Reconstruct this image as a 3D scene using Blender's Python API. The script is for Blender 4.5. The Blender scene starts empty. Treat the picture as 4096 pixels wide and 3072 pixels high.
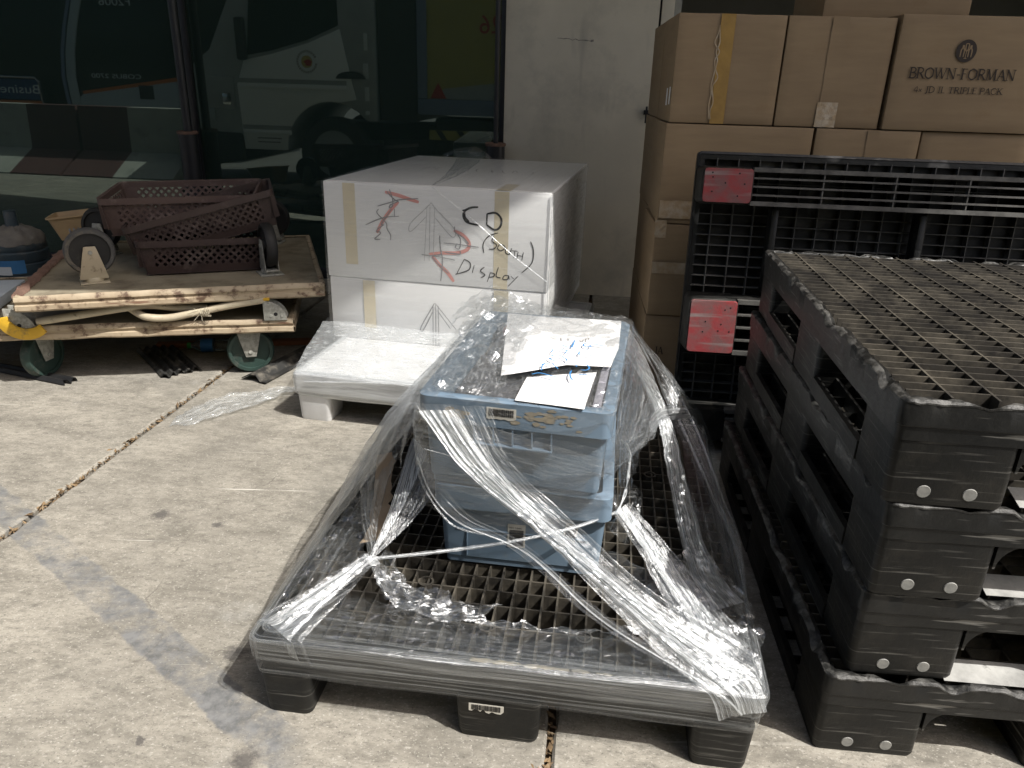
import bpy, bmesh, math, random
from mathutils import Vector, Matrix, noise
R = math.radians
sc = bpy.context.scene
C = sc.collection
rnd = random.Random(7)

# ---------------------------------------------------------------- camera, light, exposure
CAM_H, PITCH, ROLL = 1.243, R(21.935), R(1.716)
cam_d = bpy.data.cameras.new('camera'); cam = bpy.data.objects.new('camera', cam_d); C.objects.link(cam)
cam_d.sensor_width = 36; cam_d.lens = 26.43; cam_d.clip_start = 0.02; cam_d.clip_end = 500
fw = Vector((0, math.cos(PITCH), -math.sin(PITCH))); rt = Vector((1, 0, 0)); up = rt.cross(fw)
r2 = math.cos(ROLL) * rt + math.sin(ROLL) * up; u2 = -math.sin(ROLL) * rt + math.cos(ROLL) * up
m = Matrix((r2, u2, -fw)).transposed().to_4x4(); m.translation = (0, 0, CAM_H); cam.matrix_world = m
sc.camera = cam

SUN = Vector((0.488, -0.329, 0.809)).normalized()          # towards the sun
w = bpy.data.worlds.new('World'); sc.world = w; w.use_nodes = True
wn = w.node_tree.nodes; sky = wn.new('ShaderNodeTexSky'); sky.sky_type = 'NISHITA'; sky.sun_disc = False
sky.sun_elevation = math.asin(SUN.z); sky.sun_rotation = math.atan2(SUN.x, SUN.y)
sky.dust_density = 5.0; sky.air_density = 1.0
wn['Background'].inputs['Strength'].default_value = 0.11
w.node_tree.links.new(sky.outputs[0], wn['Background'].inputs['Color'])
sl = bpy.data.lights.new('sun', 'SUN'); sl.energy = 5.0; sl.angle = R(0.5); sl.color = (1.0, 0.965, 0.905)
so = bpy.data.objects.new('sun', sl); C.objects.link(so); so.rotation_euler = (-SUN).to_track_quat('-Z', 'Y').to_euler(); so.location = SUN * 20
sc.view_settings.view_transform = 'Standard'; sc.view_settings.look = 'None'; sc.view_settings.exposure = 0.2; sc.view_settings.gamma = 1.0
sc.cycles.transparent_max_bounces = 28; sc.cycles.max_bounces = 10; sc.cycles.use_denoising = True
sc.cycles.caustics_reflective = False; sc.cycles.caustics_refractive = False; sc.cycles.sample_clamp_indirect = 6.0

# ---------------------------------------------------------------- mesh helpers
class G:
    def __init__(s): s.v = []; s.f = []; s.uv = None
    def add(s, vs, fs, M=None):
        o = len(s.v)
        s.v += [tuple(M @ Vector(p)) if M is not None else tuple(p) for p in vs]
        s.f += [tuple(i + o for i in f) for f in fs]; return s
    def box(s, a, b, M=None):
        x0, y0, z0 = a; x1, y1, z1 = b
        return s.add([(x0,y0,z0),(x1,y0,z0),(x1,y1,z0),(x0,y1,z0),(x0,y0,z1),(x1,y0,z1),(x1,y1,z1),(x0,y1,z1)],
              [(0,3,2,1),(4,5,6,7),(0,1,5,4),(1,2,6,5),(2,3,7,6),(3,0,4,7)], M)
    def taper(s, a, b, t, M=None):          # box whose top is grown by t on each side (negative shrinks)
        x0, y0, z0 = a; x1, y1, z1 = b
        return s.add([(x0,y0,z0),(x1,y0,z0),(x1,y1,z0),(x0,y1,z0),(x0-t,y0-t,z1),(x1+t,y0-t,z1),(x1+t,y1+t,z1),(x0-t,y1+t,z1)],
              [(0,3,2,1),(4,5,6,7),(0,1,5,4),(1,2,6,5),(2,3,7,6),(3,0,4,7)], M)
    def bar(s, p, q, wd, th, upv=(0,0,1)):   # box along p->q, width wd (sideways) and thickness th (along up)
        p = Vector(p); q = Vector(q); d = (q - p); L = d.length; d.normalize(); u = Vector(upv)
        sd = d.cross(u); sd.normalize(); u = sd.cross(d)
        M = Matrix((d, sd, u)).transposed().to_4x4(); M.translation = p
        return s.box((0, -wd/2, -th/2), (L, wd/2, th/2), M)
    def tube(s, pts, r, n=10, cap=True, r1=None):
        pts = [Vector(p) for p in pts]; o = len(s.v); ref = Vector((0.13, 0.31, 0.94))
        for i, p in enumerate(pts):
            a = pts[max(i-1, 0)]; b = pts[min(i+1, len(pts)-1)]; d = (b - a).normalized()
            e = d.cross(ref).normalized(); f = d.cross(e)
            rr = r if r1 is None else r + (r1 - r) * i / (len(pts) - 1)
            s.v += [tuple(p + rr * (math.cos(2*math.pi*k/n) * e + math.sin(2*math.pi*k/n) * f)) for k in range(n)]
        for i in range(len(pts) - 1):
            for k in range(n):
                k2 = (k + 1) % n; s.f.append((o+i*n+k, o+i*n+k2, o+(i+1)*n+k2, o+(i+1)*n+k))
        if cap:
            s.f.append(tuple(o + k for k in reversed(range(n)))); s.f.append(tuple(o + (len(pts)-1)*n + k for k in range(n)))
        return s
    def lathe(s, prof, n=24, M=None, cap=True):        # profile of (r, z) around z
        vs = [(r * math.cos(2*math.pi*k/n), r * math.sin(2*math.pi*k/n), z) for r, z in prof for k in range(n)]
        fs = [(i*n+k, i*n+(k+1)%n, (i+1)*n+(k+1)%n, (i+1)*n+k) for i in range(len(prof)-1) for k in range(n)]
        if cap: fs += [tuple(reversed(range(n))), tuple((len(prof)-1)*n + k for k in range(n))]
        return s.add(vs, fs, M)
    def prism(s, poly, a, b, M=None):        # polygon in x,z extruded along y from a to b
        n = len(poly); vs = [(x, a, z) for x, z in poly] + [(x, b, z) for x, z in poly]
        fs = [tuple(range(n)), tuple(reversed(range(n, 2*n)))] + [(i, n+i, n+(i+1)%n, (i+1)%n) for i in range(n)]
        return s.add(vs, fs, M)
    def grid(s, rows, uvs=None):
        o = len(s.v); nv = len(rows); nu = len(rows[0])
        for r in rows: s.v += [tuple(p) for p in r]
        if uvs is not None:
            if s.uv is None: s.uv = []
            for r in uvs: s.uv += r
        s.f += [(o+i*nu+j, o+i*nu+j+1, o+(i+1)*nu+j+1, o+(i+1)*nu+j) for i in range(nv-1) for j in range(nu-1)]
        return s
    def obj(s, name, mt, parent=None, bevel=0, seg=2, smooth=False, ang=35, M=None, keep=False):
        me = bpy.data.meshes.new(name); me.from_pydata(s.v, [], s.f)
        bm = bmesh.new(); bm.from_mesh(me)
        if s.uv is not None:
            lay = bm.loops.layers.uv.new('UVMap')
            for f in bm.faces:
                for l in f.loops: l[lay].uv = s.uv[l.vert.index]
        elif not keep: bmesh.ops.recalc_face_normals(bm, faces=bm.faces)
        if bevel:
            es = [e for e in bm.edges if len(e.link_faces) == 2 and e.calc_face_angle(0) > R(ang)]
            bmesh.ops.bevel(bm, geom=es, offset=bevel, segments=seg, profile=0.5, affect='EDGES', clamp_overlap=True)
        if smooth or bevel:
            for f in bm.faces: f.smooth = True
            for e in bm.edges:
                if len(e.link_faces) == 2 and e.calc_face_angle(0) > R(40): e.smooth = False
        bm.to_mesh(me); bm.free()
        if mt is not None: me.materials.append(mt)
        o = bpy.data.objects.new(name, me); C.objects.link(o)
        if parent is not None: o.parent = parent
        if M is not None: o.matrix_local = M
        return o
def TR(x=0, y=0, z=0, rz=0, rx=0, ry=0):
    return Matrix.Translation((x, y, z)) @ Matrix.Rotation(rz, 4, 'Z') @ Matrix.Rotation(ry, 4, 'Y') @ Matrix.Rotation(rx, 4, 'X')
def tag(o, label, cat, group=None, kind=None):
    o['label'] = label; o['category'] = cat
    if group: o['group'] = group
    if kind: o['kind'] = kind
    return o
def thing(name, label, cat, M=None, group=None):
    o = bpy.data.objects.new(name, None); C.objects.link(o); o.empty_display_size = 0.1
    if M is not None: o.matrix_world = M
    return tag(o, label, cat, group)
def struct(o): o['kind'] = 'structure'; return o
def copy_tree(o, parent=None, M=None):
    c = o.copy(); C.objects.link(c)
    if parent is not None: c.parent = parent; c.matrix_parent_inverse = o.matrix_parent_inverse
    if M is not None: c.matrix_world = M
    for ch in list(o.children): copy_tree(ch, c)
    return c

# ---------------------------------------------------------------- materials
def mat(name, c1, c2=None, rough=0.6, scale=6.0, contrast=(0.35, 0.65), bump=0.0, bscale=60.0, spec=0.5, metal=0.0,
        dirt=None, dscale=3.0, dth=(0.55, 0.7), scratch=None, sth=(0.62, 0.72), sstretch=(3, 40, 40), rvar=0.1, sub=0.0, trans=0.0, coords='Object', stretch=(1, 1, 1)):
    mt = bpy.data.materials.new(name); mt.use_nodes = True; nt = mt.node_tree; n = nt.nodes; L = nt.links.new
    b = n['Principled BSDF']; tc = n.new('ShaderNodeTexCoord'); src = tc.outputs[coords]
    def nz(sc_, det=6, rg=0.6, vec=None, st=None):
        t = n.new('ShaderNodeTexNoise'); t.inputs['Scale'].default_value = sc_; t.inputs['Detail'].default_value = det; t.inputs['Roughness'].default_value = rg
        v = src
        if st is not None:
            mp = n.new('ShaderNodeMapping'); mp.inputs['Scale'].default_value = st; L(src, mp.inputs[0]); v = mp.outputs[0]
        L(v, t.inputs['Vector']); return t.outputs['Fac']
    def ramp(fac, a, bb, inv=False):
        r = n.new('ShaderNodeMapRange'); r.inputs[1].default_value = a; r.inputs[2].default_value = bb; r.clamp = True; L(fac, r.inputs[0]); return r.outputs[0]
    def mix(f, a, bb):
        mx = n.new('ShaderNodeMix'); mx.data_type = 'RGBA'; L(f, mx.inputs['Factor'])
        for sock, val in ((mx.inputs[6], a), (mx.inputs[7], bb)):
            if isinstance(val, tuple): sock.default_value = (*val, 1)
            else: L(val, sock)
        return mx.outputs[2]
    c2 = c2 or tuple(x * 0.7 for x in c1)
    base = nz(scale, st=stretch); col = mix(ramp(base, *contrast), c1, c2)
    if dirt: col = mix(ramp(nz(dscale, 8, 0.7), *dth), col, dirt)
    if scratch:
        col = mix(ramp(nz(1.0, 3, 0.5, st=sstretch), *sth), col, scratch)
    L(col, b.inputs['Base Color'])
    rr = n.new('ShaderNodeMapRange'); rr.inputs[3].default_value = max(rough - rvar, 0.03); rr.inputs[4].default_value = min(rough + rvar, 1); L(nz(scale * 2.3), rr.inputs[0]); L(rr.outputs[0], b.inputs['Roughness'])
    b.inputs['Specular IOR Level'].default_value = spec; b.inputs['Metallic'].default_value = metal
    if trans: b.inputs['Transmission Weight'].default_value = trans
    if bump:
        bp = n.new('ShaderNodeBump'); bp.inputs['Strength'].default_value = bump; bp.inputs['Distance'].default_value = 0.004; L(nz(bscale), bp.inputs['Height']); L(bp.outputs[0], b.inputs['Normal'])
    return mt
def flat(name, c, rough=0.7, spec=0.3): return mat(name, c, tuple(x * 0.85 for x in c), rough, spec=spec, rvar=0.05)

def film_mat(name, base, streak, bump=0.6, rough=0.2, su=40.0, sv=2.0, crinkle=25.0, milk=(0.82, 0.86, 0.88), th=(0.5, 0.72), gloss=0.35, edge=0.05):
    mt = bpy.data.materials.new(name); mt.use_nodes = True; nt = mt.node_tree; n = nt.nodes; L = nt.links.new
    out = n['Material Output']; b = n['Principled BSDF']
    uv = n.new('ShaderNodeTexCoord')
    mp = n.new('ShaderNodeMapping'); mp.inputs['Scale'].default_value = (su, sv, 1); L(uv.outputs['UV'], mp.inputs[0])
    t = n.new('ShaderNodeTexNoise'); t.inputs['Scale'].default_value = 1; t.inputs['Detail'].default_value = 5; t.inputs['Roughness'].default_value = 0.65; L(mp.outputs[0], t.inputs['Vector'])
    t3 = n.new('ShaderNodeTexNoise'); t3.inputs['Scale'].default_value = crinkle * 0.5; t3.inputs['Detail'].default_value = 2; t3.inputs['Distortion'].default_value = 2.0; L(uv.outputs['Object'], t3.inputs['Vector'])
    ra = n.new('ShaderNodeMath'); ra.operation = 'SUBTRACT'; L(t3.outputs['Fac'], ra.inputs[0]); ra.inputs[1].default_value = 0.5
    h1 = n.new('ShaderNodeMath'); h1.operation = 'ABSOLUTE'; L(ra.outputs[0], h1.inputs[0])
    mr = n.new('ShaderNodeMapRange'); mr.inputs[1].default_value = th[0]; mr.inputs[2].default_value = th[1]; mr.inputs[3].default_value = base; mr.inputs[4].default_value = base + streak; L(t.outputs['Fac'], mr.inputs[0])
    lw = n.new('ShaderNodeLayerWeight'); lw.inputs['Blend'].default_value = 0.25
    ad = n.new('ShaderNodeMath'); ad.operation = 'MULTIPLY_ADD'; L(lw.outputs['Facing'], ad.inputs[0]); ad.inputs[1].default_value = edge; L(mr.outputs[0], ad.inputs[2]); ad.use_clamp = True
    h2 = n.new('ShaderNodeMath'); h2.operation = 'MULTIPLY_ADD'; L(t.outputs['Fac'], h2.inputs[0]); h2.inputs[1].default_value = 0.5; L(h1.outputs[0], h2.inputs[2])
    bp = n.new('ShaderNodeBump'); bp.inputs['Strength'].default_value = bump; bp.inputs['Distance'].default_value = 0.012; L(h2.outputs[0], bp.inputs['Height'])
    b.inputs['Base Color'].default_value = (*milk, 1); b.inputs['Roughness'].default_value = 0.3; L(bp.outputs[0], b.inputs['Normal'])
    tr = n.new('ShaderNodeBsdfTransparent'); tr.inputs[0].default_value = (0.992, 0.996, 0.998, 1)
    m1 = n.new('ShaderNodeMixShader'); L(ad.outputs[0], m1.inputs[0]); L(tr.outputs[0], m1.inputs[1]); L(b.outputs[0], m1.inputs[2])
    gl = n.new('ShaderNodeBsdfGlossy'); gl.inputs['Roughness'].default_value = rough; L(bp.outputs[0], gl.inputs['Normal']); gl.inputs[0].default_value = (0.95, 0.97, 1, 1)
    fl = n.new('ShaderNodeLayerWeight'); fl.inputs['Blend'].default_value = 0.5; L(bp.outputs[0], fl.inputs['Normal'])
    pw = n.new('ShaderNodeMath'); pw.operation = 'POWER'; L(fl.outputs['Facing'], pw.inputs[0]); pw.inputs[1].default_value = 5
    fm = n.new('ShaderNodeMath'); fm.operation = 'MULTIPLY_ADD'; L(pw.outputs[0], fm.inputs[0]); fm.inputs[1].default_value = 0.5; fm.inputs[2].default_value = gloss; fm.use_clamp = True
    m2 = n.new('ShaderNodeMixShader'); L(fm.outputs[0], m2.inputs[0]); L(m1.outputs[0], m2.inputs[1]); L(gl.outputs[0], m2.inputs[2])
    L(m2.outputs[0], out.inputs['Surface']); return mt

K = {}
K['black'] = mat('black_plastic', (0.006, 0.0065, 0.0065), (0.013, 0.013, 0.012), 0.5, 9, bump=0.25, bscale=90, dirt=(0.034, 0.031, 0.026), dscale=7, dth=(0.5, 0.74), scratch=(0.12, 0.117, 0.108), sth=(0.57, 0.72), sstretch=(6, 6, 170), spec=0.35)
K['black_dusty'] = mat('dusty_black_plastic', (0.055, 0.049, 0.039), (0.02, 0.018, 0.016), 0.6, 14, bump=0.15, bscale=120, dirt=(0.14, 0.124, 0.097), dscale=9, dth=(0.45, 0.7))
K['black_rim'] = mat('worn_black_plastic', (0.008, 0.0085, 0.0085), (0.02, 0.02, 0.019), 0.4, 12, bump=0.3, bscale=60, scratch=(0.22, 0.215, 0.2), sth=(0.62, 0.72), sstretch=(7, 7, 90), spec=0.4)
K['red'] = mat('red_paint_worn', (0.3, 0.045, 0.05), (0.2, 0.085, 0.085), 0.6, 16, contrast=(0.4, 0.6), bump=0.2, dirt=(0.16, 0.1, 0.095), dscale=22, dth=(0.55, 0.72), scratch=(0.26, 0.2, 0.195), sth=(0.56, 0.72), sstretch=(40, 3, 40))
K['rib'] = mat('painted_sunlit_rib', (0.13, 0.127, 0.118), (0.06, 0.058, 0.054), 0.6, 20)  # lighter grey puts sunlight on the standing pallet's ribs into their colour
K['grey_plug'] = mat('grey_plug', (0.3, 0.3, 0.28), (0.2, 0.2, 0.19), 0.6, 60)
K['white_plastic'] = mat('white_plastic', (0.72, 0.73, 0.74), (0.6, 0.6, 0.6), 0.5, 8, dirt=(0.36, 0.34, 0.3), dscale=12, dth=(0.6, 0.8))
K['white_carton'] = mat('white_carton', (0.88, 0.88, 0.87), (0.84, 0.84, 0.83), 0.6, 5)
K['tape_yellow'] = mat('yellowed_tape', (0.74, 0.66, 0.48), (0.68, 0.61, 0.46), 0.35, 14)
K['carton'] = mat('brown_cardboard', (0.3, 0.215, 0.125), (0.255, 0.18, 0.105), 0.8, 4, bump=0.05, dirt=(0.24, 0.15, 0.075), dscale=2.5, dth=(0.55, 0.8), stretch=(1, 1, 6))
K['tape'] = mat('glossy_brown_tape', (0.4, 0.25, 0.08), (0.32, 0.2, 0.07), 0.22, 20, bump=0.4, bscale=30)
K['clear_tape'] = mat('wrinkled_clear_tape', (0.5, 0.42, 0.32), (0.4, 0.29, 0.17), 0.2, 30, bump=0.8, bscale=50)
K['crate'] = mat('blue_grey_plastic', (0.185, 0.26, 0.345), (0.155, 0.225, 0.3), 0.45, 7, bump=0.06, dirt=(0.2, 0.22, 0.23), dscale=8, dth=(0.58, 0.8), scratch=(0.28, 0.33, 0.38), sth=(0.68, 0.76))
K['ink'] = flat('black_ink', (0.02, 0.02, 0.022)); K['ink_grey'] = flat('grey_ink', (0.3, 0.3, 0.31)); K['ink_faint'] = flat('faint_grey_ink', (0.56, 0.56, 0.56))
K['ink_brown'] = flat('printed_brown_ink', (0.045, 0.035, 0.03)); K['ink_red'] = flat('red_highlighter', (0.78, 0.36, 0.32)); K['ink_blue'] = flat('blue_marker', (0.06, 0.24, 0.55))
K['paper'] = mat('white_paper', (0.88, 0.88, 0.88), (0.84, 0.84, 0.85), 0.7, 5)
K['label'] = mat('paper_label', (0.62, 0.6, 0.54), (0.55, 0.53, 0.47), 0.7, 40)
K['glue'] = mat('dried_paper_glue', (0.36, 0.31, 0.22), (0.24, 0.22, 0.18), 0.85, 60)
K['cream'] = mat('chipped_cream_paint', (0.5, 0.42, 0.3), (0.36, 0.28, 0.19), 0.55, 7, bump=0.4, bscale=40, dirt=(0.12, 0.075, 0.05), dscale=14, dth=(0.53, 0.62), scratch=(0.22, 0.13, 0.085), sth=(0.63, 0.7), sstretch=(5, 30, 50))
K['cream_top'] = mat('dusty_cream_deck', (0.34, 0.3, 0.22), (0.26, 0.23, 0.17), 0.7, 5, bump=0.15, dirt=(0.14, 0.11, 0.075), dscale=6, dth=(0.48, 0.7))
K['cream_tube'] = mat('cream_tube_paint', (0.56, 0.5, 0.37), (0.47, 0.4, 0.29), 0.4, 12, dirt=(0.14, 0.11, 0.08), dscale=22, dth=(0.6, 0.7))
K['galv'] = mat('galvanised_steel', (0.42, 0.42, 0.38), (0.27, 0.27, 0.24), 0.5, 60, contrast=(0.4, 0.6), bump=0.2, dirt=(0.2, 0.15, 0.1), dscale=16, dth=(0.6, 0.75))
K['yellow'] = mat('yellow_plastic', (0.72, 0.44, 0.035), (0.6, 0.36, 0.03), 0.5, 14, dirt=(0.3, 0.2, 0.06), dscale=20)
K['rubber_green'] = mat('green_rubber', (0.03, 0.06, 0.05), (0.02, 0.04, 0.034), 0.6, 12, dirt=(0.1, 0.1, 0.085), dscale=9)
K['rubber'] = mat('grey_rubber', (0.1, 0.1, 0.1), (0.06, 0.06, 0.06), 0.7, 12, dirt=(0.2, 0.17, 0.13), dscale=8)
K['rubber_black'] = mat('black_rubber', (0.012, 0.012, 0.013), (0.02, 0.02, 0.02), 0.6, 12, dirt=(0.08, 0.075, 0.065), dscale=10, dth=(0.6, 0.8))
K['plum_light'] = mat('faded_plum_plastic', (0.125, 0.085, 0.075), (0.105, 0.07, 0.062), 0.6, 7, dirt=(0.26, 0.2, 0.18), dscale=8)
K['plum'] = mat('plum_plastic', (0.075, 0.051, 0.046), (0.058, 0.04, 0.036), 0.55, 7, dirt=(0.16, 0.12, 0.11), dscale=8)
K['plum_dark'] = mat('dark_plum_plastic', (0.06, 0.038, 0.036), (0.045, 0.029, 0.028), 0.55, 7, dirt=(0.14, 0.11, 0.1), dscale=8)
K['tan'] = mat('tan_plastic', (0.5, 0.36, 0.2), (0.4, 0.28, 0.16), 0.6, 9)
K['wood'] = mat('orange_wood', (0.3, 0.12, 0.05), (0.2, 0.075, 0.03), 0.7, 5, stretch=(1, 8, 8), dirt=(0.1, 0.05, 0.03), dscale=12)
K['black_paint'] = mat('black_steel_paint', (0.012, 0.013, 0.016), (0.02, 0.02, 0.024), 0.4, 9)
K['rust'] = mat('rusty_rim', (0.2, 0.12, 0.09), (0.12, 0.07, 0.05), 0.8, 30)
K['dark_room'] = mat('dark_interior', (0.02, 0.02, 0.02), (0.03, 0.03, 0.03), 0.9, 2)
# ---------------------------------------------------------------- the setting
YAW = -0.11; P0 = Vector((-0.13, 4.70, 0)); TT = Vector((math.cos(YAW), math.sin(YAW), 0)); NN = Vector((TT.y, -TT.x, 0))   # along the wall, out of the wall
def W(s, d, z=0.0): return P0 + s * TT + d * NN + Vector((0, 0, z))
def WM(s, d, z=0.0, rz=0.0): return Matrix.Translation(W(s, d, z)) @ Matrix.Rotation(YAW + rz, 4, 'Z')      # x along the wall, y into the wall
def VM(s, d, z=0.0, rz=0.0): return Matrix.Translation(W(s, d, z)) @ Matrix.Rotation(math.pi + YAW + rz, 4, 'Z')  # faces the wall, y away from it

def concrete(name):
    mt = bpy.data.materials.new(name); mt.use_nodes = True; nt = mt.node_tree; n = nt.nodes; L = nt.links.new; b = n['Principled BSDF']
    tc = n.new('ShaderNodeTexCoord'); src = tc.outputs['Object']
    def nz(s, d=8, r=0.65, st=None, dist=0.0, rot=0.5):
        t = n.new('ShaderNodeTexNoise'); t.inputs['Scale'].default_value = s; t.inputs['Detail'].default_value = d; t.inputs['Roughness'].default_value = r; t.inputs['Distortion'].default_value = dist
        v = src
        if st:
            mp = n.new('ShaderNodeMapping'); mp.inputs['Scale'].default_value = st; mp.inputs['Rotation'].default_value = (0, 0, rot); L(src, mp.inputs[0]); v = mp.outputs[0]
        L(v, t.inputs['Vector']); return t.outputs['Fac']
    def mr(f, a, bb, c=0.0, d=1.0):
        r = n.new('ShaderNodeMapRange'); r.inputs[1].default_value = a; r.inputs[2].default_value = bb; r.inputs[3].default_value = c; r.inputs[4].default_value = d; L(f, r.inputs[0]); return r.outputs[0]
    def mix(f, a, bb):
        mx = n.new('ShaderNodeMix'); mx.data_type = 'RGBA'; L(f, mx.inputs['Factor'])
        for sk, v in ((mx.inputs[6], a), (mx.inputs[7], bb)):
            if isinstance(v, tuple): sk.default_value = (*v, 1)
            else: L(v, sk)
        return mx.outputs[2]
    def mth(op, a, bb):
        q = n.new('ShaderNodeMath'); q.operation = op
        for i, v in enumerate((a, bb)):
            if isinstance(v, (int, float)): q.inputs[i].default_value = v
            else: L(v, q.inputs[i])
        return q.outputs[0]
    col = mix(mr(nz(1.6, 5), 0.38, 0.62), (0.385, 0.36, 0.31), (0.3, 0.282, 0.245))
    col = mix(mr(nz(5.5, 10, 0.78, (1, 1.8, 1)), 0.44, 0.64), col, (0.19, 0.178, 0.152))
    col = mix(mr(nz(26, 8, 0.82, (1, 2.2, 1)), 0.48, 0.68), col, (0.155, 0.146, 0.126))
    col = mix(mr(nz(60, 6, 0.75), 0.56, 0.75), col, (0.5, 0.475, 0.43))
    col = mix(mr(nz(2.4, 6, 0.7), 0.6, 0.78), col, (0.43, 0.42, 0.39))
    col = mix(mth('MULTIPLY', mr(nz(170, 3, 0.6), 0.6, 0.68), 0.7), col, (0.1, 0.093, 0.08))
    col = mix(mth('MULTIPLY', mr(nz(120, 3, 0.6, (1, 1.6, 1)), 0.6, 0.68), 0.6), col, (0.6, 0.575, 0.52))
    # old grey paint line, worn through
    dt = n.new('ShaderNodeVectorMath'); dt.operation = 'DOT_PRODUCT'; L(src, dt.inputs[0]); dt.inputs[1].default_value = (0.613, 0.79, 0)
    ds = mth('ABSOLUTE', mth('SUBTRACT', mth('ADD', dt.outputs['Value'], mth('MULTIPLY', nz(9, 6, 0.7), 0.05)), 0.635), 0.0)
    band = mth('MULTIPLY', mr(ds, 0.05, 0.043), mr(nz(7, 8, 0.75), 0.40, 0.56, 0.05, 0.9))
    sp = n.new('ShaderNodeSeparateXYZ'); L(src, sp.inputs[0])
    band = mth('MULTIPLY', band, mr(sp.outputs[0], -0.38, -0.45))
    col = mix(band, col, mix(mr(nz(30, 6, 0.7), 0.4, 0.65), (0.21, 0.215, 0.22), (0.1, 0.105, 0.11)))
    col = mix(mr(nz(0.9, 7, 0.72, None, 0.8), 0.5, 0.72, 0.0, 0.55), col, (0.16, 0.155, 0.14))
    ck = n.new('ShaderNodeTexVoronoi'); ck.feature = 'DISTANCE_TO_EDGE'; ck.inputs['Scale'].default_value = 1.1; wp = n.new('ShaderNodeVectorMath'); wp.operation = 'ADD'; wn_ = n.new('ShaderNodeTexNoise'); wn_.inputs['Scale'].default_value = 5; wn_.inputs['Detail'].default_value = 6; L(src, wn_.inputs['Vector']); ws_ = n.new('ShaderNodeVectorMath'); ws_.operation = 'SCALE'; ws_.inputs['Scale'].default_value = 0.35; L(wn_.outputs['Color'], ws_.inputs[0]); L(src, wp.inputs[0]); L(ws_.outputs[0], wp.inputs[1]); L(wp.outputs[0], ck.inputs['Vector'])
    col = mix(mth('MULTIPLY', mr(ck.outputs['Distance'], 0.004, 0.0015), mr(nz(1.7, 3), 0.5, 0.62, 0, 0.6)), col, (0.12, 0.11, 0.095))
    # oil spots
    for (x, y, r) in ((-0.5, 1.08, 0.035), (-0.72, 1.12, 0.012), (-0.62, 1.37, 0.03), (-1.05, 1.95, 0.03), (-0.86, 1.9, 0.02), (-1.4, 1.5, 0.03), (0.75, 1.05, 0.03)):
        vm = n.new('ShaderNodeVectorMath'); vm.operation = 'DISTANCE'; L(src, vm.inputs[0]); vm.inputs[1].default_value = (x, y, 0)
        dd = mth('ADD', vm.outputs['Value'], mth('MULTIPLY', mth('SUBTRACT', nz(22, 6, 0.8), 0.5), 0.09))
        col = mix(mth('MULTIPLY', mr(dd, r, r * 0.4), 0.75), col, (0.075, 0.07, 0.07))
    # thin pale scrapes
    col = mix(mth('MULTIPLY', mr(nz(1, 2, 0.4, (1.2, 75, 1), 0.3, 0.9), 0.705, 0.73), mr(nz(3, 2), 0.5, 0.6)), col, (0.62, 0.6, 0.55))
    L(col, b.inputs['Base Color']); b.inputs['Roughness'].default_value = 0.8; b.inputs['Specular IOR Level'].default_value = 0.3
    bp = n.new('ShaderNodeBump'); bp.inputs['Strength'].default_value = 0.5; bp.inputs['Distance'].default_value = 0.003; L(nz(45, 8, 0.75), bp.inputs['Height']); L(bp.outputs[0], b.inputs['Normal'])
    return mt
K['concrete'] = concrete('worn_concrete')
K['joint'] = mat('joint_dirt', (0.14, 0.09, 0.05), (0.06, 0.045, 0.03), 0.95, 40, contrast=(0.4, 0.6))
K['asphalt'] = mat('grey_road', (0.13, 0.13, 0.12), (0.09, 0.09, 0.085), 0.85, 2.5, bump=0.2)
K['wall'] = mat('stained_plaster', (0.66, 0.605, 0.49), (0.55, 0.505, 0.41), 0.75, 1.4, bump=0.05, dirt=(0.4, 0.375, 0.31), dscale=2.2, dth=(0.5, 0.75), scratch=(0.38, 0.35, 0.29), sth=(0.58, 0.74), sstretch=(7, 7, 1.2))
K['canopy'] = mat('canopy_panel', (0.82, 0.82, 0.8), (0.78, 0.78, 0.76), 0.7, 2)

# road, reaching to the horizon, and the raised concrete apron in front of the wall
g = G(); g.add([(-250, -250, -0.2), (250, -250, -0.2), (250, 250, -0.2), (-250, 250, -0.2)], [(0, 1, 2, 3)]); struct(g.obj('road', K['asphalt']))
KD = 4.12
g = G(); p = [W(-16, KD - 0.03), W(14, KD - 0.03), W(14, -0.3), W(-16, -0.3)]
g.add([(v.x, v.y, z) for z in (-0.19, -0.022) for v in p], [(4, 5, 6, 7), (0, 1, 5, 4), (1, 2, 6, 5), (3, 0, 4, 7)])
apron = struct(g.obj('ground', K['joint']))
def slab(s0, s1, d0, d1):
    g = G(); n1 = 60; pts = []
    def e(a, b, k, amp):
        v = a.lerp(b, k); q = noise.noise(v * 9.0) * amp + noise.noise(v * 37.0) * amp * 0.8 + (noise.noise(v * 3.1) ** 3) * amp * 2; return v, q
    for i in range(n1 + 1):
        v, q = e(W(s0, d1), W(s1, d1), i / n1, 0.003); pts.append(v - NN * abs(q))
    for i in range(1, 120):
        v, q = e(W(s1, d1), W(s1, d0), i / 120, 0.007); pts.append(v - TT * abs(q))
    for i in range(n1 + 1):
        v, q = e(W(s1, d0), W(s0, d0), i / n1, 0.001); pts.append(v)
    for i in range(1, 120):
        v, q = e(W(s0, d0), W(s0, d1), i / 120, 0.007); pts.append(v + TT * abs(q))
    k = len(pts); cen = W((s0 + s1) / 2, (d0 + d1) / 2)
    inn = [v + (cen - v).normalized() * 0.012 for v in pts]
    g.add([(v.x, v.y, z) for z, ps in ((-0.19 if d1 > 4 else -0.03, pts), (-0.006, pts), (0.0, inn)) for v in ps],
          [tuple(range(2*k, 3*k))] + [(a*k+i, a*k+(i+1) % k, (a+1)*k+(i+1) % k, (a+1)*k+i) for a in (0, 1) for i in range(k)])
    return g.obj('slab', K['concrete'], apron)
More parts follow.
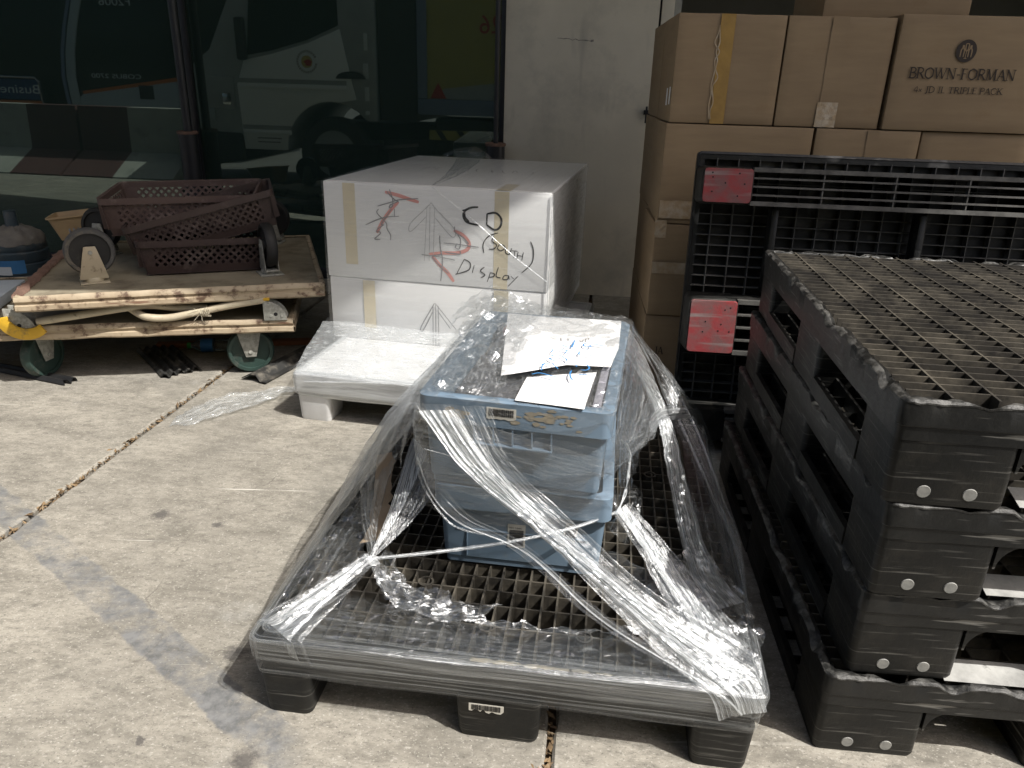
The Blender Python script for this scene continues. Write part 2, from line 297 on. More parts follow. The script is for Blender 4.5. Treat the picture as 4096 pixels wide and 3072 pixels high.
for i in range(-6, 7):
    slab(-0.983 + 1.6 * i + 0.0065, -0.983 + 1.6 * (i + 1) - 0.0065, -0.1, KD)

# leaf litter in the joints
g = G()
for s0, a, b in ((-0.983, 1.2, 3.6), (0.617, 3.3, 4.0)):
    for i in range(420 if s0 < 0 else 120):
        c = W(s0 + rnd.gauss(0, 0.0045 if rnd.random() < 0.85 else 0.02), rnd.uniform(a, b), -0.012 + rnd.random() * 0.014)
        M = Matrix.Translation(c) @ Matrix.Rotation(rnd.uniform(0, 6.3), 4, 'Z') @ Matrix.Rotation(rnd.gauss(0, 0.5), 4, 'X') @ Matrix.Rotation(rnd.gauss(0, 0.4), 4, 'Y')
        l = rnd.uniform(0.006, 0.017); h = l * rnd.uniform(0.2, 0.45)
        g.add([(-l, 0, 0), (0, -h, 0.001), (l, 0, 0.002), (0, h, 0.001)], [(0, 1, 2, 3)], M)
o = g.obj('leaf_litter', mat('dry_leaves', (0.25, 0.17, 0.09), (0.12, 0.08, 0.045), 0.8, 30, contrast=(0.42, 0.58), dirt=(0.38, 0.32, 0.22), dscale=45)); tag(o, 'dry brown leaves caught in the slab joints', 'leaves', kind='stuff')

# concrete wall between the glass and the loading door
cw = thing('concrete_wall', 'stained pale concrete wall between the glass and the cartons', 'wall', WM(0, 0))
def wallbox(name, x0, x1, z0, z1, y0=0.0, y1=0.25, par=None, mt=None): return G().box((x0, y0, z0), (x1, y1, z1)).obj(name, mt or K['wall'], par, bevel=0.004)
wallbox('wall_panel', 0.035, 0.885, 0, 2.75, par=cw); wallbox('door_jamb', 0.897, 0.965, 0, 2.75, y0=0.012, par=cw)
wallbox('groove', 0.884, 0.898, 0, 2.75, y0=0.03, y1=0.2, par=cw, mt=K['dark_room'])
g = G(); pts = [(0.33 + 0.017 * i, -0.0012, 1.475 + noise.noise(Vector((i * 0.9, 3, 1))) * 0.010 - 0.0009 * i) for i in range(13)]
for i in range(12):
    wd = 0.0035 * (0.4 + abs(noise.noise(Vector((i * 1.7, 9, 2)))) * 2.2)
    a = pts[i]; b = pts[i + 1]; g.add([(a[0], a[1], a[2] - wd), (b[0], b[1], b[2] - wd), (b[0], b[1], b[2] + wd), (a[0], a[1], a[2] + wd)], [(0, 1, 2, 3)])
g.obj('scuff_mark', mat('dark_scuff', (0.2, 0.185, 0.16), (0.28, 0.26, 0.23), 0.9, 30), cw)
g = G().box((0.845, -0.03, 1.085), (0.88, -0.002, 1.11)); g.tube([(0.86, -0.022, 1.13), (0.86, -0.022, 1.04)], 0.006, 8); g.obj('latch', K['black_paint'], cw)
hb = thing('loading_bay', 'dark loading bay opening behind the brown cartons', 'doorway', WM(0, 0))
rm = mat('bay_wall', (0.4, 0.4, 0.37), (0.33, 0.33, 0.3), 0.8, 2)
G().box((0.97, 6.0, -0.02), (6, 6.1, 3.2)).obj('back_wall', rm, hb); G().box((5.9, 0, -0.02), (6, 6.0, 3.2)).obj('side_wall', rm, hb); G().box((0.968, 0.25, -0.02), (1.02, 6.0, 3.2)).obj('side_wall', rm, hb)
G().box((0.97, 0.2, 3.0), (6, 6.1, 3.1)).obj('bay_ceiling', rm, hb); G().box((0.97, 0.1, -0.021), (6, 6.1, -0.008)).obj('bay_floor', K['asphalt'], hb)
bf = thing('building_front', 'plain upper wall of the terminal building above the glass', 'wall', WM(0, 0))
G().box((-9, 0.0, 2.75), (6, 0.3, 5.2)).obj('upper_wall', K['wall'], bf)
cn = thing('canopy_roof', 'flat grey canopy roof that shades the wall', 'canopy', TR(0.63, 1.70, 3.6, 0.0975))
G().box((-9, 0, 0), (8, 4.4, 0.25)).obj('roof_slab', K['canopy'], cn); G().box((1.62, -0.55, 0.02), (8, -0.002, 0.25)).obj('added_shade_slab', K['canopy'], cn)  # second slab is an unseen step, added to shade cartons and standing pallet

# glass front
mt = bpy.data.materials.new('dark_tinted_glass'); mt.use_nodes = True; nt = mt.node_tree; n = nt.nodes; L = nt.links.new
tr = n.new('ShaderNodeBsdfTransparent'); tr.inputs[0].default_value = (0.10, 0.16, 0.13, 1)
gl = n.new('ShaderNodeBsdfGlossy'); gl.inputs[0].default_value = (0.83, 1.0, 0.92, 1); gl.inputs['Roughness'].default_value = 0.012
df = n.new('ShaderNodeBsdfDiffuse'); df.inputs[0].default_value = (0.16, 0.27, 0.23, 1)
lw_ = n.new('ShaderNodeLayerWeight'); lw_.inputs[0].default_value = 0.5; pw_ = n.new('ShaderNodeMath'); pw_.operation = 'POWER'; L(lw_.outputs['Facing'], pw_.inputs[0]); pw_.inputs[1].default_value = 5
fr = n.new('ShaderNodeMath'); fr.operation = 'MULTIPLY_ADD'; L(pw_.outputs[0], fr.inputs[0]); fr.inputs[1].default_value = 0.85; fr.inputs[2].default_value = 0.12
a = n.new('ShaderNodeMixShader'); a.inputs[0].default_value = 0.12; L(tr.outputs[0], a.inputs[1]); L(df.outputs[0], a.inputs[2])
b2 = n.new('ShaderNodeMixShader'); L(fr.outputs[0], b2.inputs[0]); L(a.outputs[0], b2.inputs[1]); L(gl.outputs[0], b2.inputs[2]); L(b2.outputs[0], n['Material Output'].inputs['Surface'])
K['glass'] = mt
gw = thing('glass_front', 'tall dark tinted glass front reflecting parked vehicles', 'glass wall', WM(0, 0))
for x0, x1 in ((-6.6, -4.26), (-4.24, -1.93), (-1.89, 0.012)):
    g = G(); g.add([(x0, 0.04, 0.07), (x1, 0.04, 0.07), (x1, 0.04, 2.74), (x0, 0.04, 2.74)], [(0, 1, 2, 3)]); g.obj('pane', K['glass'], gw)
for x in (-4.25, -1.91, 0.024): G().box((x - 0.018, 0.02, 0.07), (x + 0.018, 0.1, 2.745)).obj('mullion', K['black_paint'], gw, bevel=0.003)
G().box((-6.6, 0.02, 0.002), (0.034, 0.1, 0.068)).obj('bottom_rail', K['black_paint'], gw, bevel=0.004)
ir = thing('dark_hall', 'unlit hall behind the tinted glass', 'room', WM(0, 0)); dk = K['dark_room']
G().box((-6.6, 3, -0.02), (0.0, 3.1, 3)).obj('back_wall', dk, ir); G().box((-6.7, 0.2, -0.02), (-6.6, 3, 3)).obj('side_wall', dk, ir); G().box((-0.02, 0.26, -0.02), (0.0, 3, 3)).obj('side_wall', dk, ir)
G().box((-6.6, 0.2, 2.8), (0.0, 3, 2.9)).obj('hall_ceiling', dk, ir); G().box((-6.6, 0.15, -0.021), (0.0, 3, -0.01)).obj('hall_floor', dk, ir)
for s, lab in ((-1.905, 'thin black post in a pipe sleeve behind the plum baskets'), (0.0, 'thin black post in a pipe sleeve beside the concrete wall')):
    o = thing('steel_post', lab, 'post', WM(s, 0.085), 'steel posts in front of the glass')
    G().lathe([(0.055, 0), (0.056, 0.005), (0.056, 0.89), (0.052, 0.892), (0.05, 0.86)], 24).obj('sleeve', K['black_paint'], o, smooth=True)
    g = G(); g.lathe([(0.05, 0.888), (0.061, 0.888), (0.062, 0.902), (0.054, 0.906), (0.046, 0.898)], 24); g.obj('sleeve_rim', K['rust'], o, smooth=True)
    G().tube([(0, 0.01, 0.3), (-0.0, 0.01, 2.74)], 0.026 if s < -1 else 0.014, 12).obj('pole', K['black_paint'], o, smooth=True)
# ---------------------------------------------------------------- pallets
K['worn'] = mat('scuffed_plastic_edge', (0.016, 0.016, 0.015), (0.14, 0.138, 0.13), 0.5, 34, contrast=(0.45, 0.7), bump=0.5, bscale=120)
def rrect(w2, h2, r, n=4):
    out = []
    for cx, cy, a0 in ((w2 - r, -h2 + r, -90), (w2 - r, h2 - r, 0), (-w2 + r, h2 - r, 90), (-w2 + r, -h2 + r, 180)):
        for k in range(n + 1):
            a = R(a0 + 90 * k / n); out.append((cx + r * math.cos(a), cy + r * math.sin(a)))
    return out
def dloop(pts, st):
    out = []
    for i in range(len(pts)):
        a, b = pts[i], pts[(i+1) % len(pts)]; k = max(1, int(math.hypot(a[0]-b[0], a[1]-b[1]) / st))
        out += [(a[0] + (b[0]-a[0])*j/k, a[1] + (b[1]-a[1])*j/k) for j in range(k)]
    return out
def ring(g, Wd, D, sections, r=0.03, st=None):
    # closed loops (inset, z) around a rounded rectangle standing on 0..Wd, 0..D
    rows = []
    for ins, z in sections:
        lp = rrect(Wd/2 - ins, D/2 - ins, max(r - ins, 0.006))
        if st:
            base = rrect(Wd/2, D/2, r); nn = [max(1, int(math.hypot(base[i][0]-base[(i+1) % len(base)][0], base[i][1]-base[(i+1) % len(base)][1]) / st)) for i in range(len(base))]
            lp = [(lp[i][0] + (lp[(i+1) % len(lp)][0]-lp[i][0])*j/nn[i], lp[i][1] + (lp[(i+1) % len(lp)][1]-lp[i][1])*j/nn[i]) for i in range(len(lp)) for j in range(nn[i])]
        rows.append([(x + Wd/2, y + D/2, z) for x, y in lp])
    k = len(rows[0]); o = len(g.v)
    for rw in rows: g.v += rw
    m_ = len(rows)
    g.f += [(o+i*k+j, o+i*k+(j+1) % k, o+((i+1) % m_)*k+(j+1) % k, o+((i+1) % m_)*k+j) for i in range(m_) for j in range(k)]
    return g
def post(g, cx, cy, w0, d0, z0, z1, grow=0.006, r=0.025):
    a = rrect(w0/2, d0/2, r); b = rrect(w0/2 + grow, d0/2 + grow, r); k = len(a)
    vs = [(cx + x*0.97, cy + y*0.97, z0) for x, y in a] + [(cx + x, cy + y, z0 + 0.008) for x, y in a] + [(cx + x, cy + y, z1) for x, y in b]
    g.add(vs, [tuple(reversed(range(k))), tuple(range(2*k, 3*k))] + [(t*k+i, t*k+(i+1) % k, (t+1)*k+(i+1) % k, (t+1)*k+i) for t in (0, 1) for i in range(k)])
    return g
def pallet(name, label, M, Wd, D, h, mt, gmt, rmt, xr, yr, legx, legy, legw, legd, lip=0.05, beam=0.085, runner=True, gdepth=0.045, group=None, plugs=False, rt_=0.0032, bosses=(), chew=0.0, flush=False):
    t = thing(name, label, 'pallet', M, group)
    g = ring(G(), Wd, D, [(0.024, h - 0.006), (0.020, h), (0.005, h), (0.0, h - 0.005), (0.0, h - lip), (0.008 if not flush else 0.003, h - lip - 0.003), (0.010 if not flush else 0.004, h - beam), (0.026, h - beam)], 0.016, 0.012 if chew else None)
    def worn(g):
        for i, (x, y, z) in enumerate(g.v):
            if z > h - 0.012:
                q = noise.noise(Vector((x * 14, y * 14, 2.2))); q2 = noise.noise(Vector((x * 80, y * 80, 5)))
                if q > 0.1: z -= (q - 0.1) * chew
                z -= abs(q2) * chew * 0.12
                g.v[i] = (x + q2 * 0.003, y + q2 * 0.003, z)
        return g
    if chew:
        worn(g); e = worn(ring(G(), Wd, D, [(0.013, h + 0.0006), (0.004, h + 0.0006), (-0.0008, h - 0.004), (-0.0008, h - 0.007), (0.002, h - 0.007), (0.013, h - 0.001)], 0.016, 0.012)); e.obj('worn_edge', K['worn'], t, smooth=True)
    g.obj('deck_rim', rmt, t, smooth=True)
    g = G(); zt = h - 0.001
    for x in xr: g.box((x - rt_/2, 0.021, zt - gdepth), (x + rt_/2, D - 0.021, zt))
    for y in yr: g.box((0.021, y - rt_/2, zt - gdepth), (Wd - 0.021, y + rt_/2, zt - 0.0006))
    for (x, y) in bosses:
        M2 = Matrix.Translation((x, y, 0)); g.lathe([(0.018, zt - gdepth), (0.018, zt + 0.002), (0.0135, zt + 0.002), (0.0135, zt - 0.02)], 16, M2)
    g.obj('deck_grid', gmt, t)
    for ix, lx in enumerate(legx):
        for iy, ly in enumerate(legy):
            w0 = legw[ix]; d0 = legd[iy]
            l = post(G(), lx, ly, w0, d0, 0.0, h - beam + 0.004, 0.005 if not flush else 0.0, 0.018 if not flush else 0.014).obj('leg', mt, t, smooth=True)
            if plugs and iy == 0:
                for sx in (-1, 1):
                    x0 = lx + sx*(w0/2 + 0.004); rr = 0.05
                    if 0.02 < x0 < Wd - 0.02:
                        arc = [(x0 + sx*rr*(1 - math.cos(R(a))), h - beam + 0.002 - rr + rr*math.sin(R(a))) for a in range(0, 91, 15)]
                        G().prism([(x0 - sx*0.004, h - beam + 0.002 - rr), *arc, (x0 - sx*0.004, h - beam + 0.004)], ly - d0/2 + 0.001, ly - d0/2 + 0.05).obj('gusset', mt, l)
                for dx in (-0.035, 0.04):
                    G().lathe([(0.012, 0), (0.011, 0.0015)], 16, Matrix.Translation((lx + dx, ly - d0/2 + 0.0, 0.026)) @ Matrix.Rotation(R(90), 4, 'X')).obj('plug', K['grey_plug'], l)
    if runner:
        for ix, lx in enumerate(legx):
            w0 = legw[ix] * 0.94
            for iy in range(len(legy) - 1):
                y0 = legy[iy] + legd[iy]/2 - 0.004; y1 = legy[iy+1] - legd[iy+1]/2 + 0.004
                g = G()
                for k in range(5): xx = lx - w0/2 + w0 * k / 4; g.box((xx - 0.003 - (0.004 if k in (0, 4) else 0), y0, 0.002), (xx + 0.003 + (0.004 if k in (0, 4) else 0), y1, 0.04))
                for k in range(1, 4): yy = y0 + (y1 - y0) * k / 4; g.box((lx - w0/2, yy - 0.002, 0.004), (lx + w0/2, yy + 0.002, 0.026))
                g.obj('runner', mt, t)
    return t
def frange(a, b, st):
    o = []; x = a
    while x < b: o.append(x); x += st
    return o

# the wrapped pallet
H1 = 0.196; WY = -0.12
MW = TR(-0.506, 1.202, 0, WY)
xs = frange(0.045, 0.98, 0.0325)
ys = [0.112, 0.178, 0.228, 0.275] + frange(0.322, 1.17, 0.047)
pallet('plastic_pallet', 'black grid-topped plastic pallet carrying the two blue crates, wound in clear film', MW, 1.0, 1.2, H1, K['black'], K['black_dusty'], K['black'],
       xs, ys, (0.058, 0.5, 0.938), (0.062, 0.6, 1.14), (0.1, 0.165, 0.11), (0.11, 0.14, 0.11), lip=0.06, beam=0.092, runner=False, gdepth=0.055,
       rt_=0.004, bosses=((0.30, 0.235), (0.27, 0.108), (0.46, 0.108), (0.66, 0.108), (0.78, 0.112), (0.82, 0.5), (0.82, 0.83)))

# the stack on the right
HS = 0.195; SY = -0.117
xs = frange(0.085, 0.98, 0.074); ys = frange(0.05, 1.18, 0.0345)
ws = []
offs = ((0.0, 0.0, 0.0), (0.006, 0.004, 0.008), (0.004, -0.004, -0.006), (0.0, 0.0, 0.004))
labs = ('scuffed black plastic pallet at the bottom of the stack, feet on the concrete', 'black plastic pallet second from the bottom of the stack',
        'black plastic pallet third from the bottom of the stack, under the topmost', 'topmost black pallet of the stack with chewed rim and ribbed top')
base = pallet('stacked_pallet', labs[0], TR(0.627, 1.145, 0, -0.082), 1.0, 1.2, HS, K['black'], K['black_dusty'], K['black_rim'], xs, ys,
       (0.105, 0.5, 0.895), (0.086, 0.6, 1.114), (0.2, 0.17, 0.2), (0.16, 0.2, 0.16), lip=0.047, beam=0.075, flush=True, gdepth=0.04, group='stacked black plastic pallets', plugs=True, chew=0.05, rt_=0.004)
pale = mat('pale_grey_ledge', (0.5, 0.5, 0.48), (0.3, 0.3, 0.29), 0.3, 18, bump=0.3, dirt=(0.1, 0.1, 0.095), dscale=20, dth=(0.6, 0.7))  # pale grey for the strips on the rim inside the fork openings
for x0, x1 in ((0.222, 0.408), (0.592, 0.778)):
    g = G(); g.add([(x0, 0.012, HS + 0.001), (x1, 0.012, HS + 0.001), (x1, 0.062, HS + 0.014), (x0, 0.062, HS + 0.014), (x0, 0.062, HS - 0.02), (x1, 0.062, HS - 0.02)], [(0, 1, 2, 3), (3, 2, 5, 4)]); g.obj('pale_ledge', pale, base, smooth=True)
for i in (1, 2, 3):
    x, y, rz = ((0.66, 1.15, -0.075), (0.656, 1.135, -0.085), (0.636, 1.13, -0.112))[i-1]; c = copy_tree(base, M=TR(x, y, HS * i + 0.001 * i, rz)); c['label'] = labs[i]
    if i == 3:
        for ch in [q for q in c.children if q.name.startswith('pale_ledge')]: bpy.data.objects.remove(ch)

# pallet standing on edge against the cartons, underside to the front
rot = Matrix(((0, 1, 0), (0, 0, 1), (1, 0, 0))).to_4x4()
MS = Matrix.Translation((0.592, 2.47, 0.018)) @ Matrix.Rotation(-0.10, 4, 'Z') @ Matrix.Rotation(R(-6), 4, 'X') @ rot
xs = frange(0.075, 0.98, 0.036); ys = frange(0.07, 1.18, 0.072)
sp = pallet('standing_pallet', 'black plastic pallet stood on edge with red painted runner ends', MS, 1.04, 1.25, 0.16, K['black'], K['black_dusty'], K['black_rim'], xs, ys,
       (0.095, 0.455, 0.93), (0.092, 1.158), (0.115, 0.19, 0.115), (0.168, 0.168), lip=0.03, beam=0.03, gdepth=0.03, rt_=0.003)
G().box((0.02, 0.02, 0.1605), (1.02, 1.23, 0.166)).obj('deck_plate', K['black'], sp)
for lx, w0 in ((0.095, 0.115), (0.455, 0.19), (0.93, 0.115)):
    for sx in (-1, 1): G().box((lx + sx*(w0/2) - 0.003, 0.14, 0.03), (lx + sx*(w0/2) + 0.003, 1.11, 0.13)).obj('runner_wall', K['black_rim'], sp)
    G().box((lx - w0/2, 0.56, 0.03), (lx + w0/2, 0.566, 0.13)).obj('cross_rib', K['black'], sp); G().box((lx - w0/2, 0.68, 0.03), (lx + w0/2, 0.686, 0.13)).obj('cross_rib', K['black'], sp)
for lx, lw in ((0.455, 0.19), (0.93, 0.115)):
    for yy in (0.027, 1.093):
        g = post(G(), 0, 0, lw - 0.004, 0.16, 0.0, 0.006, 0.0, 0.012); o = g.obj('red_end', K['red'], sp, smooth=True); o.matrix_local = Matrix.Translation((lx, yy + 0.065, -0.0045))
        for k in range(7):
            a = rnd.uniform(-0.4, 0.4) * lw; b = rnd.uniform(-0.065, 0.065)
            h_ = G().lathe([(0.0028, 0), (0.0026, 0.0008)], 8, Matrix.Translation((a, b, 0.0032 - 0.004))).obj('screw_hole', K['ink'], o)
for yy in (0.26, 0.74): G().box((0.16, yy, 0.06), (0.36, yy + 0.022, 0.129)).obj('stiffener', K['black_rim'], sp, bevel=0.004); G().box((0.57, yy, 0.06), (0.86, yy + 0.022, 0.129)).obj('stiffener', K['black_rim'], sp, bevel=0.004)

for o in sp.children:
    if o.name.startswith(('deck_grid', 'runner')) and not o.name.startswith('runner_wall'): o.data.materials[0] = K['rib']  # grid and runners take the painted sunlit grey

# the white pallet under the white boxes
HB = 0.193
MP = TR(-0.835, 2.655, 0, -0.2)
pallet('white_pallet', 'white plastic pallet under the stacked white boxes', MP, 1.0, 1.3, HB, K['white_plastic'], K['white_plastic'], K['white_plastic'],
       frange(0.05, 0.98, 0.05), frange(0.05, 1.28, 0.05), (0.075, 0.5, 0.925), (0.075, 0.65, 1.22), (0.125, 0.15, 0.125), (0.13, 0.14, 0.13), lip=0.075, beam=0.092, runner=False, gdepth=0.03)
G().box((0.022, 0.022, HB - 0.012), (0.978, 1.278, HB + 0.0005)).obj('deck_plate', K['white_plastic'], bpy.data.objects['white_pallet'])
# ---------------------------------------------------------------- writing
def ribbon(g, pts, wd, f, taper=0.35):
    # flat ribbon along 2-D points, f maps (x, y) to 3-D
    n = len(pts)
    if n > 2:                               # round the corners off
        q = []
        for i in range(n - 1):
            a, b = pts[i], pts[i + 1]
            for k in range(4):
                t = k / 4; p0 = pts[max(i-1, 0)]; p3 = pts[min(i+2, n-1)]
                q.append(tuple(0.5*((2*a[j]) + (-p0[j]+b[j])*t + (2*p0[j]-5*a[j]+4*b[j]-p3[j])*t*t + (-p0[j]+3*a[j]-3*b[j]+p3[j])*t**3) for j in (0, 1)))
        pts = q + [tuple(pts[-1])]; n = len(pts)
    L_, R_ = [], []
    for i in range(n):
        a = pts[max(i-1, 0)]; b = pts[min(i+1, n-1)]; dx, dy = b[0]-a[0], b[1]-a[1]; l = math.hypot(dx, dy) or 1
        k = wd/2 * (1 - taper * (abs(2*i/(n-1) - 1) ** 4)); L_.append(f(pts[i][0] - dy/l*k, pts[i][1] + dx/l*k)); R_.append(f(pts[i][0] + dy/l*k, pts[i][1] - dx/l*k))
    g.grid([L_, R_]); return g
def marks(name, polys, wd, f, mt, par, step=0.0):
    g = G()
    for i, p in enumerate(polys): ribbon(g, p, wd, (lambda x, y, i=i: f(x, y, i * step)))
    return g.obj(name, mt, par)
SERIF = {   # strokes: (points, thick?) ; serifs: centres of little feet
 'B': (0.64, [([(.14,0),(.14,1)],1), ([(.14,.98),(.38,.98),(.52,.86),(.52,.66),(.38,.53),(.14,.53)],.7), ([(.38,.53),(.6,.42),(.62,.2),(.44,.02),(.14,.02)],.7)], [(.1,0),(.1,1)]),
 'R': (0.7, [([(.14,0),(.14,1)],1), ([(.14,.98),(.38,.98),(.54,.85),(.54,.64),(.38,.5),(.14,.5)],.7), ([(.34,.5),(.66,0)],1)], [(.14,0),(.1,1),(.68,0)]),
 'O': (0.86, [([(.43,1),(.14,.8),(.1,.5),(.14,.2),(.43,0),(.72,.2),(.76,.5),(.72,.8),(.43,1)],.85)], []),
 'W': (1.06, [([(.06,1),(.3,0)],1), ([(.3,0),(.52,.95)],.45), ([(.5,.95),(.76,0)],1), ([(.76,0),(1.0,1)],.45)], [(.06,1),(.5,1),(1.0,1)]),
 'N': (0.84, [([(.14,0),(.14,1)],.5), ([(.12,1),(.7,0)],1), ([(.7,0),(.7,1)],.5)], [(.14,0),(.08,1),(.7,1)]),
 'F': (0.58, [([(.14,0),(.14,1)],1), ([(.14,.97),(.52,.97)],.5), ([(.14,.52),(.42,.52)],.5)], [(.14,0),(.1,1)]),
 'M': (1.0, [([(.16,0),(.2,1)],.5), ([(.2,1),(.5,.02)],1), ([(.5,.02),(.8,1)],.45), ([(.8,1),(.86,0)],1)], [(.15,0),(.16,1),(.84,1),(.87,0)]),
 'A': (0.74, [([(.08,0),(.37,1)],.45), ([(.37,1),(.68,0)],1), ([(.19,.34),(.56,.34)],.45)], [(.08,0),(.68,0)]),
 '-': (0.42, [([(.08,.4),(.34,.4)],.7)], []), ' ': (0.34, [], []),
 '4': (0.58, [([(.4,0),(.4,.95),(.06,.3),(.54,.3)],.6)], []), 'x': (0.5, [([(.08,.1),(.42,.6)],.6), ([(.08,.6),(.42,.1)],.6)], []),
 'J': (0.4, [([(.24,1),(.24,.05),(.06,-.18)],.9)], [(.24,1)]), 'D': (0.78, [([(.14,0),(.14,1)],1), ([(.14,.98),(.4,.98),(.68,.75),(.68,.25),(.4,.02),(.14,.02)],.8)], [(.1,0),(.1,1)]),
 '1': (0.4, [([(.22,0),(.22,1)],.9)], [(.22,0),(.18,1)]), 'L': (0.6, [([(.14,0),(.14,1)],1), ([(.14,.03),(.54,.03)],.5)], [(.12,1),(.1,0)]),
 'T': (0.68, [([(.34,0),(.34,1)],1), ([(.04,.97),(.64,.97)],.5)], [(.34,0)]), 'I': (0.34, [([(.17,0),(.17,1)],1)], [(.17,0),(.17,1)]),
 'P': (0.6, [([(.14,0),(.14,1)],1), ([(.14,.98),(.38,.98),(.54,.84),(.54,.62),(.38,.47),(.14,.47)],.7)], [(.14,0),(.1,1)]),
 'E': (0.58, [([(.14,0),(.14,1)],1), ([(.14,.97),(.52,.97)],.5), ([(.14,.52),(.42,.52)],.5), ([(.14,.03),(.54,.03)],.5)], [(.1,0),(.1,1)]),
 'C': (0.76, [([(.68,.8),(.42,1),(.14,.8),(.1,.5),(.14,.2),(.42,0),(.7,.18)],.8)], []), 'K': (0.7, [([(.14,0),(.14,1)],1), ([(.58,1),(.16,.45)],.5), ([(.3,.6),(.66,0)],1)], [(.14,0),(.12,1),(.6,1),(.68,0)])}
def serif(name, txt, x, y, h, f, mt, par, width=None, step=0.0):
    g = G(); tw = sum(SERIF[c][0] for c in txt); k = (width / (tw * h)) if width else 1.0; cx = x
    for c in txt:
        wd, st, sf = SERIF[c]
        for pts, th in st: ribbon(g, [(cx + p[0]*h*k, y + p[1]*h) for p in pts], 0.15*h*th, f, 0.0)
        for px, py in sf: ribbon(g, [(cx + (px-.13)*h*k, y + py*h), (cx + (px+.13)*h*k, y + py*h)], 0.06*h, f, 0.0)
        cx += wd*h*k
    return g.obj(name, mt, par)
def barcode(par, M, wd, ht, n=26, seed=1, name='barcode_label', mt=None, torn=0.0, vertical=False, digits=''):
    rr = random.Random(seed)
    edge = [(-wd/2, -ht/2), (wd/2, -ht/2), (wd/2, ht/2), (-wd/2, ht/2)]
    if torn:
        top = [(wd/2 - wd * i / 12, -ht/2 + abs(rr.gauss(0, torn)) * ht) for i in range(13)]; edge = list(reversed(top)) + [(wd/2, ht/2), (-wd/2, ht/2)]
    g = G(); k = len(edge); g.add([(x, 0, z) for x, z in edge] + [(x, -0.0006, z) for x, z in edge], [tuple(range(k)), tuple(reversed(range(k, 2*k)))] + [(i, k+i, k+(i+1) % k, (i+1) % k) for i in range(k)])
    o = g.obj(name, mt or K['label'], par, M=M); g = G(); x = -wd/2 * 0.82; A = wd if not vertical else ht
    x = -A/2 * 0.84; end = A/2 * (0.84 if not vertical else 0.55); B = ht if not vertical else wd
    while x < end:
        b = rr.choice((1, 1, 2, 3)) * A * 0.0085
        lo, hi = -B*0.34 if not torn else -B*0.18, B*0.4
        if vertical: lo, hi = -B*0.4, B*0.4
        a = (x, -0.0012, lo); c = (x + b, -0.0009, hi)
        if vertical: a = (lo, -0.0012, x); c = (hi, -0.0009, x + b)
        g.box(a, c); x += b + rr.choice((1, 1, 2)) * A * 0.009
    g.obj('bars', K['ink'], o)
    if digits: word('digits', digits, ht * 0.13, K['ink'], o, Matrix.Translation((-wd * 0.42, -0.0012, ht * 0.31)) @ Matrix.Rotation(R(90), 4, 'X'))
    return o
def word(name, txt, size, mt, par, M, width=None, bold=0.0):
    cu = bpy.data.curves.new(name, 'FONT'); cu.body = txt; cu.size = size; cu.offset = bold; ob = bpy.data.objects.new(name, cu); C.objects.link(ob)
    dg = bpy.context.evaluated_depsgraph_get(); me = bpy.data.meshes.new_from_object(ob.evaluated_get(dg)); bpy.data.objects.remove(ob); bpy.data.curves.remove(cu)
    me.name = name; me.materials.clear(); me.materials.append(mt); o = bpy.data.objects.new(name, me); C.objects.link(o)
    if width:
        xs_ = [v.co.x for v in me.vertices]; k = width / (max(xs_) - min(xs_))
        for v in me.vertices: v.co.x *= k
    o.parent = par; o.matrix_local = M; return o
ST_cd = [[[0.646,0.784],[0.616,0.78],[0.591,0.765],[0.587,0.743],[0.603,0.722],[0.649,0.714]],[[0.582,0.767],[0.605,0.773]],[[0.591,0.763],[0.593,0.741],[0.61,0.725]],[[0.682,0.76],[0.681,0.718]],[[0.682,0.76],[0.716,0.766],[0.739,0.744],[0.735,0.713],[0.713,0.7],[0.681,0.718]]]
ST_south = [[[0.727,0.689],[0.69,0.674],[0.668,0.642],[0.671,0.606]],[[0.711,0.674],[0.704,0.655],[0.723,0.641],[0.71,0.624],[0.691,0.623]],[[0.734,0.644],[0.726,0.628],[0.74,0.619],[0.755,0.63],[0.751,0.642],[0.734,0.644]],[[0.76,0.635],[0.76,0.612],[0.776,0.609],[0.783,0.632]],[[0.785,0.623],[0.808,0.622]],[[0.797,0.623],[0.794,0.596]],[[0.81,0.62],[0.806,0.593]],[[0.831,0.619],[0.826,0.587]],[[0.809,0.606],[0.828,0.603]],[[0.858,0.664],[0.871,0.629],[0.866,0.579],[0.827,0.537]],[[0.59,0.573],[0.559,0.512]],[[0.59,0.575],[0.615,0.561],[0.609,0.532],[0.554,0.51]],[[0.632,0.553],[0.625,0.522]],[[0.674,0.549],[0.658,0.532],[0.677,0.517],[0.66,0.504]],[[0.7,0.53],[0.687,0.49]],[[0.7,0.528],[0.716,0.524],[0.712,0.513],[0.693,0.509]],[[0.732,0.553],[0.723,0.516],[0.742,0.51]],[[0.774,0.521],[0.758,0.521],[0.751,0.506],[0.77,0.506],[0.774,0.522],[0.777,0.506]],[[0.784,0.52],[0.795,0.51]],[[0.813,0.523],[0.773,0.478]]]
